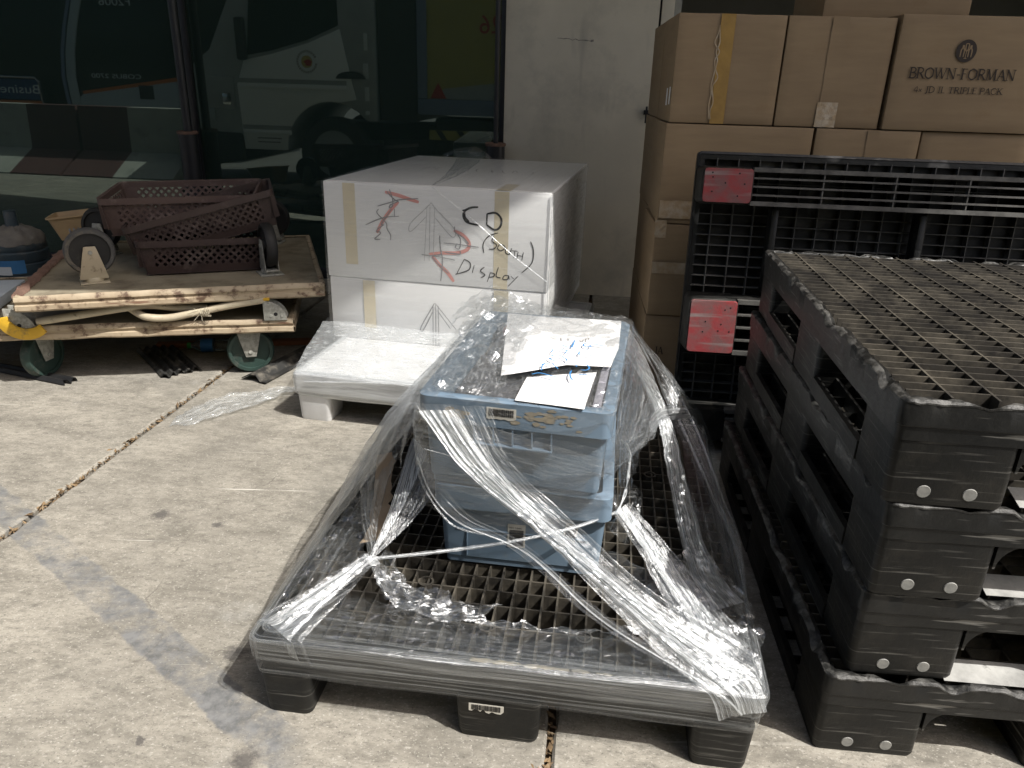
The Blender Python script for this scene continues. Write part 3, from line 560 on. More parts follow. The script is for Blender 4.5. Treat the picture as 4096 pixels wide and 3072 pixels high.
ST_scrawl = [[[0.231,0.764],[0.281,0.78],[0.324,0.794],[0.402,0.803]],[[0.273,0.824],[0.287,0.807],[0.308,0.791],[0.322,0.785]],[[0.283,0.833],[0.294,0.801],[0.295,0.77],[0.281,0.76],[0.286,0.772],[0.319,0.787]],[[0.302,0.757],[0.301,0.726]],[[0.284,0.725],[0.32,0.729]],[[0.177,0.686],[0.221,0.707],[0.26,0.721],[0.289,0.726]],[[0.235,0.753],[0.228,0.736],[0.264,0.701],[0.268,0.676],[0.282,0.652],[0.281,0.631]],[[0.29,0.756],[0.255,0.709],[0.244,0.691],[0.254,0.691],[0.232,0.676],[0.222,0.666]],[[0.219,0.662],[0.241,0.658],[0.213,0.631],[0.237,0.631]],[[0.412,0.581],[0.452,0.58],[0.495,0.589],[0.493,0.607]],[[0.489,0.663],[0.49,0.634],[0.493,0.602],[0.5,0.571],[0.497,0.519],[0.492,0.477]],[[0.455,0.581],[0.552,0.568]],[[0.455,0.579],[0.485,0.546],[0.526,0.512]],[[0.505,0.635],[0.561,0.633],[0.65,0.627]],[[0.55,0.703],[0.554,0.679],[0.585,0.663],[0.61,0.638]],[[0.557,0.679],[0.575,0.653],[0.571,0.617],[0.554,0.62],[0.561,0.637]],[[0.51,0.599],[0.571,0.594],[0.573,0.608]]]
ST_red = [[[0.264,0.821],[0.32,0.811],[0.367,0.798],[0.404,0.789]],[[0.319,0.785],[0.29,0.756],[0.26,0.719],[0.239,0.686],[0.224,0.657]],[[0.547,0.687],[0.584,0.672],[0.61,0.642],[0.603,0.615],[0.561,0.598],[0.5,0.594],[0.443,0.585]],[[0.457,0.577],[0.49,0.542],[0.523,0.512],[0.547,0.479]]]
ST_arrow_top = [[[0.455,0.79],[0.431,0.765],[0.367,0.703],[0.368,0.671],[0.433,0.734]],[[0.455,0.79],[0.478,0.763],[0.55,0.692],[0.54,0.66],[0.471,0.732]],[[0.437,0.769],[0.423,0.556]],[[0.45,0.775],[0.444,0.557]],[[0.469,0.771],[0.462,0.586]]]
ST_arrow_low = [[[0.464,0.381],[0.404,0.273],[0.414,0.261],[0.455,0.342]],[[0.467,0.381],[0.557,0.275]],[[0.48,0.346],[0.532,0.277]],[[0.457,0.373],[0.456,0.195]],[[0.468,0.374],[0.468,0.196]],[[0.48,0.371],[0.482,0.198]]]
ST_tapes = [[[0.108,0.848],[0.112,0.524]],[[0.179,0.471],[0.179,0.265]],[[0.735,0.851],[0.745,0.464]]]
ST_blue = [[[0.269,0.372],[0.269,0.339],[0.265,0.318],[0.241,0.329]],[[0.25,0.344],[0.28,0.337]],[[0.242,0.302],[0.26,0.293],[0.277,0.29]],[[0.259,0.278],[0.261,0.298]],[[0.228,0.272],[0.229,0.296]],[[0.227,0.237],[0.238,0.222],[0.251,0.217]],[[0.231,0.245],[0.236,0.255],[0.248,0.257],[0.261,0.249]],[[0.256,0.245],[0.266,0.239],[0.269,0.226]],[[0.22,0.195],[0.225,0.154]],[[0.223,0.185],[0.226,0.199],[0.238,0.194]],[[0.209,0.126],[0.224,0.138],[0.249,0.128],[0.264,0.123]],[[0.241,0.201],[0.258,0.172]],[[0.29,0.296],[0.291,0.275],[0.31,0.276],[0.331,0.273]],[[0.298,0.315],[0.32,0.31]],[[0.34,0.349],[0.3,0.357],[0.293,0.341],[0.302,0.331],[0.311,0.339],[0.307,0.347]],[[0.291,0.211],[0.295,0.194]],[[0.305,0.178],[0.317,0.18],[0.322,0.195],[0.315,0.213]],[[0.287,0.169],[0.286,0.151],[0.29,0.128],[0.296,0.116]],[[0.304,0.148],[0.312,0.153],[0.324,0.151]]]
ST_grey = [[[0.238,0.392],[0.24,0.372],[0.245,0.376]],[[0.251,0.399],[0.257,0.377]],[[0.257,0.406],[0.257,0.382]],[[0.266,0.395],[0.269,0.393]],[[0.284,0.395],[0.288,0.378],[0.291,0.392],[0.291,0.407]],[[0.299,0.383],[0.297,0.409],[0.303,0.419],[0.303,0.4]]]
ST_sheet1 = [[0.068,0.571],[0.367,0.58],[0.374,0.357],[0.365,0.231],[0.27,0.219],[0.145,0.118]]
ST_sheet2 = [[0.198,0.133],[0.338,0.202],[0.333,-0.003],[0.196,0.008]]
ST_grey_strip = [[0.353,0.368],[0.371,0.373],[0.362,0.009],[0.333,0.001]]
# ---------------------------------------------------------------- white boxes
MB = TR(-0.786, 3.099, 0, -0.194); BW, BD = 0.933, 1.2
ff = lambda x, y, e=0.0: (x, -0.0012 - e, y)
ub = thing('white_box', 'upper white box with CD SOUTH DISPLAY in marker', 'box', MB)
G().box((0, 0, 0.462), (BW, BD, 0.852)).obj('carton', K['white_carton'], ub, bevel=0.006)
lb = thing('white_box', 'lower white box with a printed up arrow, directly on the white pallet', 'box', MB)
G().box((0.004, 0.003, 0.194), (BW - 0.003, BD, 0.461)).obj('carton', K['white_carton'], lb, bevel=0.006)
def strip(par, x, z0, z1, wd=0.052):
    g = G(); g.grid([[(x - wd/2, -0.0006, z0 + (z1-z0)*i/6) for i in range(7)], [(x + wd/2, -0.0006, z0 + (z1-z0)*i/6) for i in range(7)]]); return g.obj('tape', K['tape_yellow'], par)
strip(ub, 0.11, 0.52, 0.848); strip(ub, 0.74, 0.464, 0.848, 0.058); strip(lb, 0.179, 0.25, 0.455); strip(lb, 0.745, 0.3, 0.457, 0.06)
g = G(); g.grid([[(0.745 - 0.028, 0.0, 0.8526), (0.745 - 0.028, 0.2, 0.8526)], [(0.745 + 0.028, 0.0, 0.8526), (0.745 + 0.028, 0.2, 0.8526)]]); g.obj('tape', K['tape_yellow'], ub)
marks('handwriting', ST_cd, 0.0085, ff, K['ink'], ub, 2e-5); marks('handwriting', ST_south, 0.0042, ff, K['ink'], ub, 2e-5); marks('handwriting', ST_scrawl, 0.0042, lambda x, y, e=0: ff(x, y, e + 0.0006), K['ink_grey'], ub, 2e-5)
marks('red_scribble', ST_red, 0.014, ff, K['ink_red'], ub, 2e-5); marks('printed_arrow', ST_arrow_top, 0.0032, ff, K['ink_faint'], ub, 2e-5); marks('printed_arrow', ST_arrow_low, 0.0045, ff, K['ink_grey'], lb, 2e-5)
tops = [[(0.25 + 0.06*i + 0.02*math.cos(i*2.1 + 3*t), 0.62 + 0.06*math.sin(i*1.7 + 4*t)) for t in (0, .3, .6, 1)] for i in range(9)]
marks('handwriting', tops, 0.006, lambda x, y, e=0: (x, y, 0.8534 + e), K['ink_faint'], ub, 2e-5)

# ---------------------------------------------------------------- brown cartons
MC = TR(0.541, 2.905, 0.028, -0.06)
CH = 0.364
def body(w_, dep, h_, sd):              # a carton with slightly bowed faces and soft, dented edges
    g = G(); n = 10; sd = Vector((sd*7.3, sd*3.1, 1))
    def P(x, y, z):
        b = 0.004 * (1 - (2*x - 1)**2) * (1 - (2*z - 1)**2); q = noise.noise(Vector((x*3, y*3, z*3)) + sd) * 0.002
        c = 0.0025 * max(0, max(abs(2*x-1), abs(2*z-1)) - 0.97) / 0.03
        return (x*w_ + (q if 0 < x < 1 else 0) + (0.5 - x)*c, y*dep - (b if y == 0 else -b if y == 1 else 0) * 0.6 + (q + c if y == 0 else 0), z*h_ + (q*0.6 if z == 1 else 0) - (0.0 if z < 1 else abs(noise.noise(Vector((x*5, y*4, 3)) + sd))*0.002))
    R_ = [i / n for i in range(n + 1)]; R_[1:1] = [0.015]; R_[-1:-1] = [0.985]
    g.grid([[P(x, 0, z) for x in R_] for z in R_]); g.grid([[P(x, 1, z) for x in R_] for z in R_]); g.grid([[P(0, y, z) for y in R_] for z in R_]); g.grid([[P(1, y, z) for y in R_] for z in R_]); g.grid([[P(x, y, 1) for x in R_] for y in R_]); g.grid([[P(x, y, 0) for x in R_] for y in R_])
    return g
def carton(label, x0, x1, row, y0=0.0, dep=0.4, tape=None, extra=0.0):
    t = thing('carton', label, 'box', MC @ Matrix.Translation((x0 + rnd.uniform(-.002, .002), y0 + rnd.uniform(-.006, .004), row * CH)) @ Matrix.Rotation(R(rnd.uniform(-.6, .6)), 4, 'Z'), 'brown cartons stacked by the loading bay')
    w_ = x1 - x0 - 0.006; h_ = CH - 0.004 + extra
    body(w_, dep, h_, row + x0).obj('box_body', K['carton'], t, smooth=True)
    if tape:
        xm, wd, kind = tape
        g = G(); g.grid([[(xm - wd/2 + noise.noise(Vector((i, row, x0)))*0.003, -0.0048, h_*i/14) for i in range(15)], [(xm + wd/2 + noise.noise(Vector((i, row, x0+5)))*0.003, -0.0048, h_*i/14) for i in range(15)]]); g.obj('tape', K[kind], t)
    return t, w_, h_
cf = lambda x, y: (x, -0.0058, y)
t, w_, h_ = carton('top row carton at the wall end with a glossy tape seam and torn tape edges', 0.0, 0.378, 3, tape=(0.17, 0.05, 'tape'))
marks('tape_tear', [[(0.14 + noise.noise(Vector((i*.7, j, 1)))*0.02 + j*0.006, 0.015 + 0.028*i) for i in range(12)] for j in (0, 1)], 0.004, lambda x, y, e=0: (x, -0.0056, y), K['clear_tape'], t)
for yy, zz in ((0.13, 0.085), (0.05, 0.09)):
    G().box((-0.0012, yy - 0.012, zz - 0.03), (0.0, yy + 0.012, zz + 0.03)).obj('barcode_label', K['paper'], t)
t, w_, h_ = carton('top row carton between the taped one and the printed one', 0.378, 0.75, 3, tape=(0.175, 0.055, 'carton'))
g = G(); g.grid([[(0.14 + 0.012*j + noise.noise(Vector((i, j, 2)))*0.004, -0.0054 - 0.003*abs(noise.noise(Vector((i*.8, j*.8, 7)))), 0.0 + 0.012*i) for i in range(8)] for j in range(7)]); g.obj('tape_end', K['clear_tape'], t)
t, w_, h_ = carton('top row carton printed BROWN-FORMAN 4x JD 1L TRIPLE PACK', 0.755, 1.29, 3, y0=-0.012, extra=0.012)
serif('printed_name', 'BROWN-FORMAN', 0.053, 0.172, 0.034, cf, K['ink_brown'], t, 0.357)
serif('printed_line', '4x JD 1L TRIPLE PACK', 0.08, 0.126, 0.02, cf, K['ink_brown'], t, 0.30)
g = G(); g.add([(0.228 + 0.034*math.cos(a*math.pi/16), -0.0058, 0.262 + 0.036*math.sin(a*math.pi/16)) for a in range(32)], [tuple(range(32))]); em = g.obj('emblem', K['ink_brown'], t)
def sym(pts): return [(0.228 + x*0.03, 0.262 + y*0.03) for x, y in pts]
em_l = [sym(p_) for p_ in ([(-.6,-.65),(-.6,.05),(-.48,.3),(-.48,.6)], [(-.25,-.65),(-.25,.05),(-.36,.3),(-.36,.6)], [(.6,-.65),(.6,.05),(.48,.3),(.48,.6)], [(.25,-.65),(.25,.05),(.36,.3),(.36,.6)], [(0,-.75),(0,-.05)], [(-.16,-.78),(.16,-.78)], [(-.17,.75),(-.15,.2),(0,-.02),(.15,.2),(.17,.75)], [(-.17,.75),(.17,.75)])]
marks('bottle_outline', em_l, 0.0042, lambda x, y, e=0: (x, -0.0068, y), K['carton'], em)
t, w_, h_ = carton('wide second row carton with a strip of clear tape along its base', -0.008, 0.527, 2)
g = G(); g.grid([[(0.004 + 0.02*i, -0.0048 - 0.002*abs(noise.noise(Vector((i*.9, j*1.3, 3)))), 0.02 + 0.011*j + 0.004*noise.noise(Vector((i*.4, j, 1)))) for i in range(24)] for j in range(7)]); g.obj('tape', K['clear_tape'], t)
g = G()
for j in range(7):
    pass
g.grid([[(-0.006 + 0.011*i + 0.004*noise.noise(Vector((i, j, 4))), -0.004 - 0.006*abs(noise.noise(Vector((i*.8, j*.8, 6)))), -0.055 + 0.011*j) for i in range(5)] for j in range(7)]); g.obj('torn_tape', K['clear_tape'], t)
carton('second row carton in the middle, behind the standing pallet', 0.53, 0.905, 2, tape=(0.2, 0.04, 'carton')); carton('second row carton under the printed one', 0.908, 1.29, 2)
t, w_, h_ = carton('third row carton at the wall end, mostly behind the standing pallet', -0.012, 0.45, 1, tape=None)
g = G(); g.grid([[(0.002 + 0.02*i, -0.0048 - 0.002*abs(noise.noise(Vector((i*.9, j*1.3, 8)))), 0.17 + 0.009*j) for i in range(20)] for j in range(6)]); g.obj('tape', K['clear_tape'], t)
carton('third row carton in the middle, hidden by the standing pallet', 0.455, 0.87, 1); carton('third row carton farthest from the wall', 0.875, 1.29, 1)
t, w_, h_ = carton('bottom carton at the wall end printed with a cropped JA', -0.016, 0.44, 0); serif('printed_letters', 'JA', 0.05, 0.2, 0.03, cf, K['ink_brown'], t)
carton('bottom carton in the middle of the row', 0.445, 0.86, 0); carton('bottom carton farthest from the wall', 0.865, 1.29, 0)
for i, nm in enumerate(('bottom', 'third', 'second', 'top')):
    carton('carton tucked behind the wall end column, %s row' % nm, 0.004, 0.4, i, y0=0.425, dep=0.42)
carton('carton lying on the top row, just showing above it', 0.53, 1.05, 4, y0=0.16, dep=0.4)
base_ = thing('wooden_pallet', 'low wooden boards under the brown cartons', 'pallet', MC @ Matrix.Translation((0, 0, -0.028)))
for i in range(6): G().box((-0.01, 0.01 + i*0.14, 0.0), (1.3, 0.10 + i*0.14, 0.0275)).obj('board', K['wood'], base_, bevel=0.003)

# ---------------------------------------------------------------- blue crates
def crate(label, M, w_, d_, h_, pockets=True, taper=0.02):
    t = thing('plastic_crate', label, 'crate', M, 'blue plastic crates on the wrapped pallet'); r = 0.022; T = taper; g = G()
    secs = [(T + 0.012, 0.0), (T + 0.004, 0.006), (T + 0.003, 0.022), (T, 0.024), (0.012, h_ - 0.062), (0.010, h_ - 0.06), (0.0, h_ - 0.058), (0.0, h_ - 0.002), (0.003, h_), (0.024, h_), (0.026, h_ - 0.004), (T + 0.026, 0.008)]
    rows = [[(x + w_/2, y + d_/2, z) for x, y in rrect(w_/2 - i, d_/2 - i, max(r - i * 0.4, 0.008))] for i, z in secs]; k = len(rows[0])
    for rw in rows: g.v += rw
    g.f += [(i*k+j, i*k+(j+1) % k, (i+1)*k+(j+1) % k, (i+1)*k+j) for i in range(len(rows)-1) for j in range(k)] + [tuple(reversed(range(k))), tuple((len(rows)-1)*k + j for j in range(k))]
    g.obj('shell', K['crate'], t, smooth=True)
    if pockets:
        z0, z1 = h_ - 0.1, h_ - 0.058
        for sgn in (0,):
            x0 = w_*0.3
            for i in range(5): G().box((x0 + i*w_*0.1 - 0.0015, 0.001, z0 + 0.002), (x0 + i*w_*0.1 + 0.0015, 0.022, z1 - 0.001)).obj('handle_rib', K['crate'], t)
            G().box((x0 - 0.002, 0.0, z0 - 0.004), (x0 + 0.4*w_ + 0.002, 0.022, z0 + 0.001)).obj('handle_bar', K['crate'], t, bevel=0.001)
    else:
        for x in (0.075, w_ - 0.075): G().box((x - 0.001, T*0.55 + 0.002, 0.03), (x + 0.001, T + 0.004, h_ - 0.07), ).obj('wall_rib', K['crate'], t)
        for z in (0.1,): G().box((0.05, 0.0135, z), (w_ - 0.05, 0.02, z + 0.0025)).obj('wall_rib', K['crate'], t)
    return t
def fmat(w_, d_, h_, T, x, z):      # a point on the sloping front wall, with its tilt
    a = math.atan2(T - 0.012, h_ - 0.086); y = T - (z - 0.024) * math.tan(a) - 0.001
    return Matrix.Translation((x, y, z)) @ Matrix.Rotation(a, 4, 'X')
lw, ld, lh = 0.396, 0.61, 0.219
lc = crate('lower blue plastic crate with an upright barcode label, base on the black grid', TR(-0.168, 1.455, H1 + 0.001, -0.13), lw, ld, lh, False)
barcode(lc, fmat(lw, ld, lh, 0.02, 0.188, 0.095), 0.04, 0.062, seed=4, vertical=True, digits='0011444')
b_ = barcode(lc, fmat(lw, ld, lh, 0.02, 0.31, 0.125) @ Matrix.Rotation(R(8), 4, 'Y'), 0.028, 0.036, seed=9, vertical=True, torn=0.2)
uc = crate('upper blue plastic crate with a white paper on top, tied down by film', TR(-0.197, 1.440, H1 + 0.2205, -0.185), 0.408, 0.638, 0.2185)
o = barcode(uc, Matrix.Translation((0.180, -0.0006, 0.1925)), 0.062, 0.027, seed=2, torn=0.08)
g = G()
for i in range(60):
    cx, cz = (rnd.gauss(0.27, 0.03), rnd.gauss(0.203, 0.008)) if i < 45 else (rnd.gauss(0.085, 0.01), rnd.gauss(0.198, 0.006))
    if not (0.178 < cz < 0.226): continue
    n_ = 9; k = len(g.v); rr = rnd.uniform(0.003, 0.009)
    g.add([(cx + rr*1.5*math.cos(a*6.283/n_)*rnd.uniform(.6, 1.2), -0.0007 - 0.00001*i, cz + rr*0.6*math.sin(a*6.283/n_)*rnd.uniform(.6, 1.2)) for a in range(n_)], [tuple(range(n_))])
o = g.obj('paper_residue', K['glue'], uc); o.location.z = -0.0125
MU = uc.matrix_world.copy(); MU2 = MU @ Matrix.Translation((0, 0, -0.0125)) @ Matrix.Diagonal((1.048, 1.048, 1, 1))
# what lies in the upper crate
ct = thing('folder_stack', 'dark folders filling the upper crate under the paper', 'folders', MU2)
G().box((0.05, 0.045, 0.16), (0.345, 0.56, 0.19)).obj('folder', K['rubber_black'], ct, bevel=0.004); G().box((0.06, 0.05, 0.191), (0.34, 0.3, 0.216)).obj('folder', mat('grey_folder', (0.1, 0.1, 0.11), (0.07, 0.07, 0.08), 0.5), ct, bevel=0.004); G().box((0.07, 0.32, 0.191), (0.335, 0.55, 0.214)).obj('folder', mat('slate_folder', (0.16, 0.17, 0.2), (0.12, 0.13, 0.15), 0.5), ct, bevel=0.004)
G().box((0.31, 0.545, 0.2145), (0.36, 0.575, 0.2345)).obj('red_tab', flat('red_tab', (0.6, 0.03, 0.05)), ct, bevel=0.003); G().box((0.075, 0.47, 0.2145), (0.14, 0.55, 0.226)).obj('red_tab', bpy.data.materials['red_tab'], ct, bevel=0.003)
G().box((0.345, 0.03, 0.19), (0.362, 0.4, 0.2285)).obj('grey_edge', mat('lilac_card', (0.42, 0.41, 0.47), (0.36, 0.35, 0.4), 0.7), ct, bevel=0.002)
def sheet(label, poly, z, mk=None):
    t = thing('paper_sheet', label, 'paper', MU2); g = G(); k = len(poly)
    zz = lambda x, y: z + 0.004*noise.noise(Vector((x*6, y*6, z*9)))
    cx = sum(p_[0] for p_ in poly)/k; cy = sum(p_[1] for p_ in poly)/k
    rows = []
    for s_ in (1.0, 0.8, 0.6, 0.4, 0.2, 0.02):
        rw = []
        for i in range(k):
            a, b = poly[i], poly[(i+1) % k]
            for j in range(6):
                x = a[0] + (b[0]-a[0])*j/6; y = a[1] + (b[1]-a[1])*j/6; x = cx + (x-cx)*s_; y = cy + (y-cy)*s_; rw.append((x, y, zz(x, y)))
        rw.append(rw[0]); rows.append(rw)
    g.grid(rows); g.obj('sheet', K['paper'], t, smooth=True); return t
s1 = sheet('white paper with blue marker writing on the upper crate', ST_sheet1, 0.24); s2 = sheet('smaller white paper at the front rim of the upper crate', ST_sheet2, 0.236)
inp = lambda p_: p_[1] > 0.2 - 0.0
marks('blue_writing', ST_blue, 0.0036, lambda x, y, e=0: (x, y, 0.2475 + e), K['ink_blue'], s1, 2e-5); marks('grey_writing', ST_grey, 0.003, lambda x, y, e=0: (x, y, 0.2475 + e), K['ink_faint'], s1, 2e-5)
# ---------------------------------------------------------------- trolleys, baskets and the clutter by the glass
def caster(par, M, kind='rubber_green', r=0.1, wd=0.046, swivel=0.0):
    # local: plate at z = 0, wheel hanging below at z = -0.135 when upright
    ax = Vector((math.cos(swivel), math.sin(swivel), 0)); g = G(); Mz = M @ Matrix.Rotation(swivel, 4, 'Z')
    g.box((-0.055, -0.05, -0.006), (0.055, 0.05, 0)); g.lathe([(0.04, -0.006), (0.036, -0.024)], 20)
    for s in (-1, 1):
        y = s * (wd/2 + 0.006)
        g.prism([(-0.055, -0.02), (0.055, -0.02), (0.036, -0.1), (0.022, -0.155), (-0.022, -0.155), (-0.036, -0.1)], y - 0.0025, y + 0.0025)
    g.box((-0.052, -wd/2 - 0.008, -0.026), (0.052, wd/2 + 0.008, -0.018))
    fk = g.obj('caster_fork', K['cream_tube'] if kind == 'rubber' else K['galv'], par, bevel=0.0025, M=Mz)
    Mw = Matrix.Translation((0, 0, -0.13)) @ Matrix.Rotation(R(90), 4, 'X')
    h = wd/2; wl = G().lathe([(r*0.8, -h), (r*0.93, -h), (r, -h*0.5), (r, h*0.5), (r*0.93, h), (r*0.8, h), (r*0.79, h*0.7), (r*0.79, -h*0.7), (r*0.8, -h)], 36, Mw, cap=False).obj('wheel', K[kind], fk, smooth=True)
    g = G().lathe([(r*0.79, -h*0.6), (r*0.79, h*0.6), (r*0.3, h*0.6), (r*0.28, h*1.05), (r*0.1, h*1.05), (0.004, h*1.06)], 28, Mw, cap=False); g.lathe([(0.004, -h*1.06), (r*0.1, -h*1.05), (r*0.28, -h*1.05), (r*0.3, -h*0.6), (r*0.6, -h*0.55), (r*0.79, -h*0.6)], 28, Mw, cap=False); g.obj('hub', K['rubber_green'] if kind == 'rubber_green' else K['rubber_black'], fk, smooth=True)
    g = G().tube([(0, -wd/2 - 0.014, -0.13), (0, wd/2 + 0.014, -0.13)], 0.0085, 8); g.obj('axle_bolt', K['galv'], fk)
    return fk
def board(name, par, L_, D, z0, z1, mt, M=None):
    # sheet-metal deck with two pressed ridges along its edges
    g = G(); t = (z1 - z0)
    for (a, b) in (((0, 0), (L_, 0)), ((L_, 0), (L_, D)), ((L_, D), (0, D)), ((0, D), (0, 0))):
        va, vb = Vector((*a, 0)), Vector((*b, 0)); d = (vb - va).normalized(); nr = Vector((-d.y, d.x, 0)); n = 60; rows = []
        for out, zz in ((0.02, z1 + 0.0), (0.004, z1 + 0.004), (-0.004, z1 - 0.004), (-0.006, z1 - t*0.28), (0.002, z1 - t*0.38), (0.003, z1 - t*0.5), (-0.005, z1 - t*0.58), (-0.006, z1 - t*0.86), (0.004, z0)):
            row = []
            for i in range(n + 1):
                p = va.lerp(vb, i / n); q = noise.noise(Vector((p.x*7, p.y*7, zz*20))) * 0.003 + noise.noise(Vector((p.x*25, p.y*25, zz*9))) * 0.0015
                row.append(p + nr * (out + q) + Vector((0, 0, zz + q*0.7)))
            rows.append(row)
        g.grid(rows)
    g.obj(name, mt, par, smooth=True); return g

# lower trolley, standing on its wheels
MT1 = TR(-2.62, 2.765, 0, 0.205)
t1 = thing('platform_trolley', 'cream platform trolley on wheels with folded tube handles', 'trolley', MT1)
board('deck_edge', t1, 1.70, 0.85, 0.203, 0.262, K['cream']); G().box((0.012, 0.012, 0.235), (1.688, 0.838, 0.2585)).obj('deck', K['cream_top'], t1)
for x, y, sw in ((0.64, 0.13, 1.15), (1.50, 0.085, 0.12), (0.2, 0.72, 0.4), (1.50, 0.72, 0.4)):
    caster(t1, Matrix.Translation((x, y, 0.2315)), 'rubber_green', 0.1, 0.048, sw)
def T1(p): return MT1.inverted() @ Vector(p)
def spline(ps, n=8):
    ps = [Vector(p) for p in ps]; out = []
    for i in range(len(ps) - 1):
        p0, a, b, p3 = ps[max(i-1, 0)], ps[i], ps[i+1], ps[min(i+2, len(ps)-1)]
        for k in range(n):
            t = k / n; out.append(0.5*((2*a) + (b-p0)*t + (2*p0-5*a+4*b-p3)*t*t + (3*a-p0-3*b+p3)*t**3))
    return out + [ps[-1]]
hy = 2.93
L1 = [(-1.93, 2.90, 0.285), (-1.75, 2.935, 0.312), (-1.58, 2.975, 0.336), (-1.50, 3.0, 0.338), (-1.41, 3.03, 0.322), (-1.30, 3.06, 0.316)]
L2 = [(-1.06, 3.09, 0.352), (-1.2, 3.055, 0.332), (-1.34, 3.02, 0.306), (-1.44, 2.99, 0.290), (-1.52, 2.965, 0.300), (-1.60, 3.00, 0.326)]
G().tube([T1(p) for p in spline(L1)], 0.0155, 14).obj('handle_tube', K['cream_tube'], t1, smooth=True); G().tube([T1(p) for p in spline(L2)], 0.0155, 14).obj('handle_tube', K['cream_tube'], t1, smooth=True)
g = G()
for k in range(7):
    c = T1((-1.315 + 0.006*k, 3.028, 0.3085)); g.tube([c + Vector((0.004*math.sin(a*3+k), 0.0185*math.cos(a), 0.0185*math.sin(a))) for a in [i*0.6283 for i in range(11)]], 0.0017, 5)
for k in range(9):
    c = T1((-1.31, 3.02, 0.309)); g.tube([c, c + Vector((rnd.uniform(-.05, .05), -0.02, rnd.uniform(-.035, .04)))], 0.0008, 4)
g.obj('string_tie', mat('frayed_string', (0.6, 0.56, 0.45), (0.45, 0.4, 0.3), 0.9, 30), t1)
def quadrant(par, at, flip, mt, rr=0.092):
    poly = [(0, 0), (rr*1.05, 0)] + [(rr*1.05*math.cos(a*math.pi/16)*1.0, rr*0.95*math.sin(a*math.pi/16)) for a in range(1, 9)]
    poly = [(x*(-1 if flip else 1), z) for x, z in poly]; g = G(); g.prism(poly, -0.003, 0.003); g.prism(poly, 0.05, 0.056)
    o = g.obj('hinge_bracket', mt, par, bevel=0.002, M=Matrix.Translation(at) @ Matrix.Rotation(0.0, 4, 'Z'))
    for x, z in ((0.03, 0.022), (0.075, 0.02), (0.02, 0.07)): G().lathe([(0.007, 0), (0.005, 0.004)], 10, Matrix.Translation((x*(-1 if flip else 1), -0.003, z)) @ Matrix.Rotation(R(90), 4, 'X')).obj('rivet', K['galv'], o)
    G().lathe([(0.0085, 0), (0.0085, 0.0006)], 10, Matrix.Translation((0.05*(-1 if flip else 1), -0.0031, 0.028)) @ Matrix.Rotation(R(90), 4, 'X')).obj('lock_hole', K['ink'], o)
    return o
c = T1((-1.075, 3.105, 0.262)); qr = quadrant(t1, (c.x, -0.01, 0.262), False, K['galv'])
c = T1((-2.05, 2.9, 0.25)); ql = quadrant(t1, (c.x, -0.012, 0.245), False, K['galv'], 0.105)
pts = [(0.105*math.cos(a), 0.1*math.sin(a)) for a in [R(185 + i*10) for i in range(14)]]; inn = [(x*0.62 + 0.006, z*0.58 + 0.004) for x, z in reversed(pts)]
G().prism([(x + 0.075, z + 0.07) for x, z in pts + inn], -0.016, -0.004).obj('yellow_guard', K['yellow'], ql, bevel=0.002)
G().box((0.004, -0.006, 0.088), (0.03, 0.012, 0.1)).obj('yellow_stop', K['yellow'], qr, bevel=0.003)

# upper trolley, upside down on the handles
MT2 = TR(-1.94, 2.80, 0, 0.315)
t2 = thing('upturned_trolley', 'cream platform trolley lying upside down with wheels in the air', 'trolley', MT2)
board('deck_edge', t2, 1.175, 1.08, 0.352, 0.412, K['cream']); G().box((0.012, 0.012, 0.38), (1.163, 1.068, 0.407)).obj('deck', K['cream_top'], t2)
g = G()                                                         # torn edging along the short side
for i in range(40):
    y = 0.02 + i*0.022; q = noise.noise(Vector((i*.4, 2, 0)))
    g.add([(-0.012 + q*0.012, y, 0.405), (0.03 + q*0.01, y, 0.41), (0.024 + q*0.014, y + 0.024, 0.425 + abs(q)*0.03), (-0.014 - q*0.01, y + 0.024, 0.416 + abs(q)*0.02)], [(0, 1, 2, 3)])
g.obj('torn_edging', K['rust'], t2)
UPS = Matrix.Rotation(math.pi, 4, 'X')
def T2(p): return MT2.inverted() @ Vector(p)
for (p, sw, kd) in (((-1.775, 3.09, 0.4075), -0.25, 'rubber'), ((-1.99, 3.60, 0.4075), 0.5, 'rubber_black'), ((-1.105, 3.32, 0.4075), 1.35, 'rubber_black'), ((-1.3, 4.0, 0.4075), 0.3, 'rubber_black')):
    q = T2(p); caster(t2, Matrix.Translation(q) @ UPS, kd, 0.097, 0.046, sw)

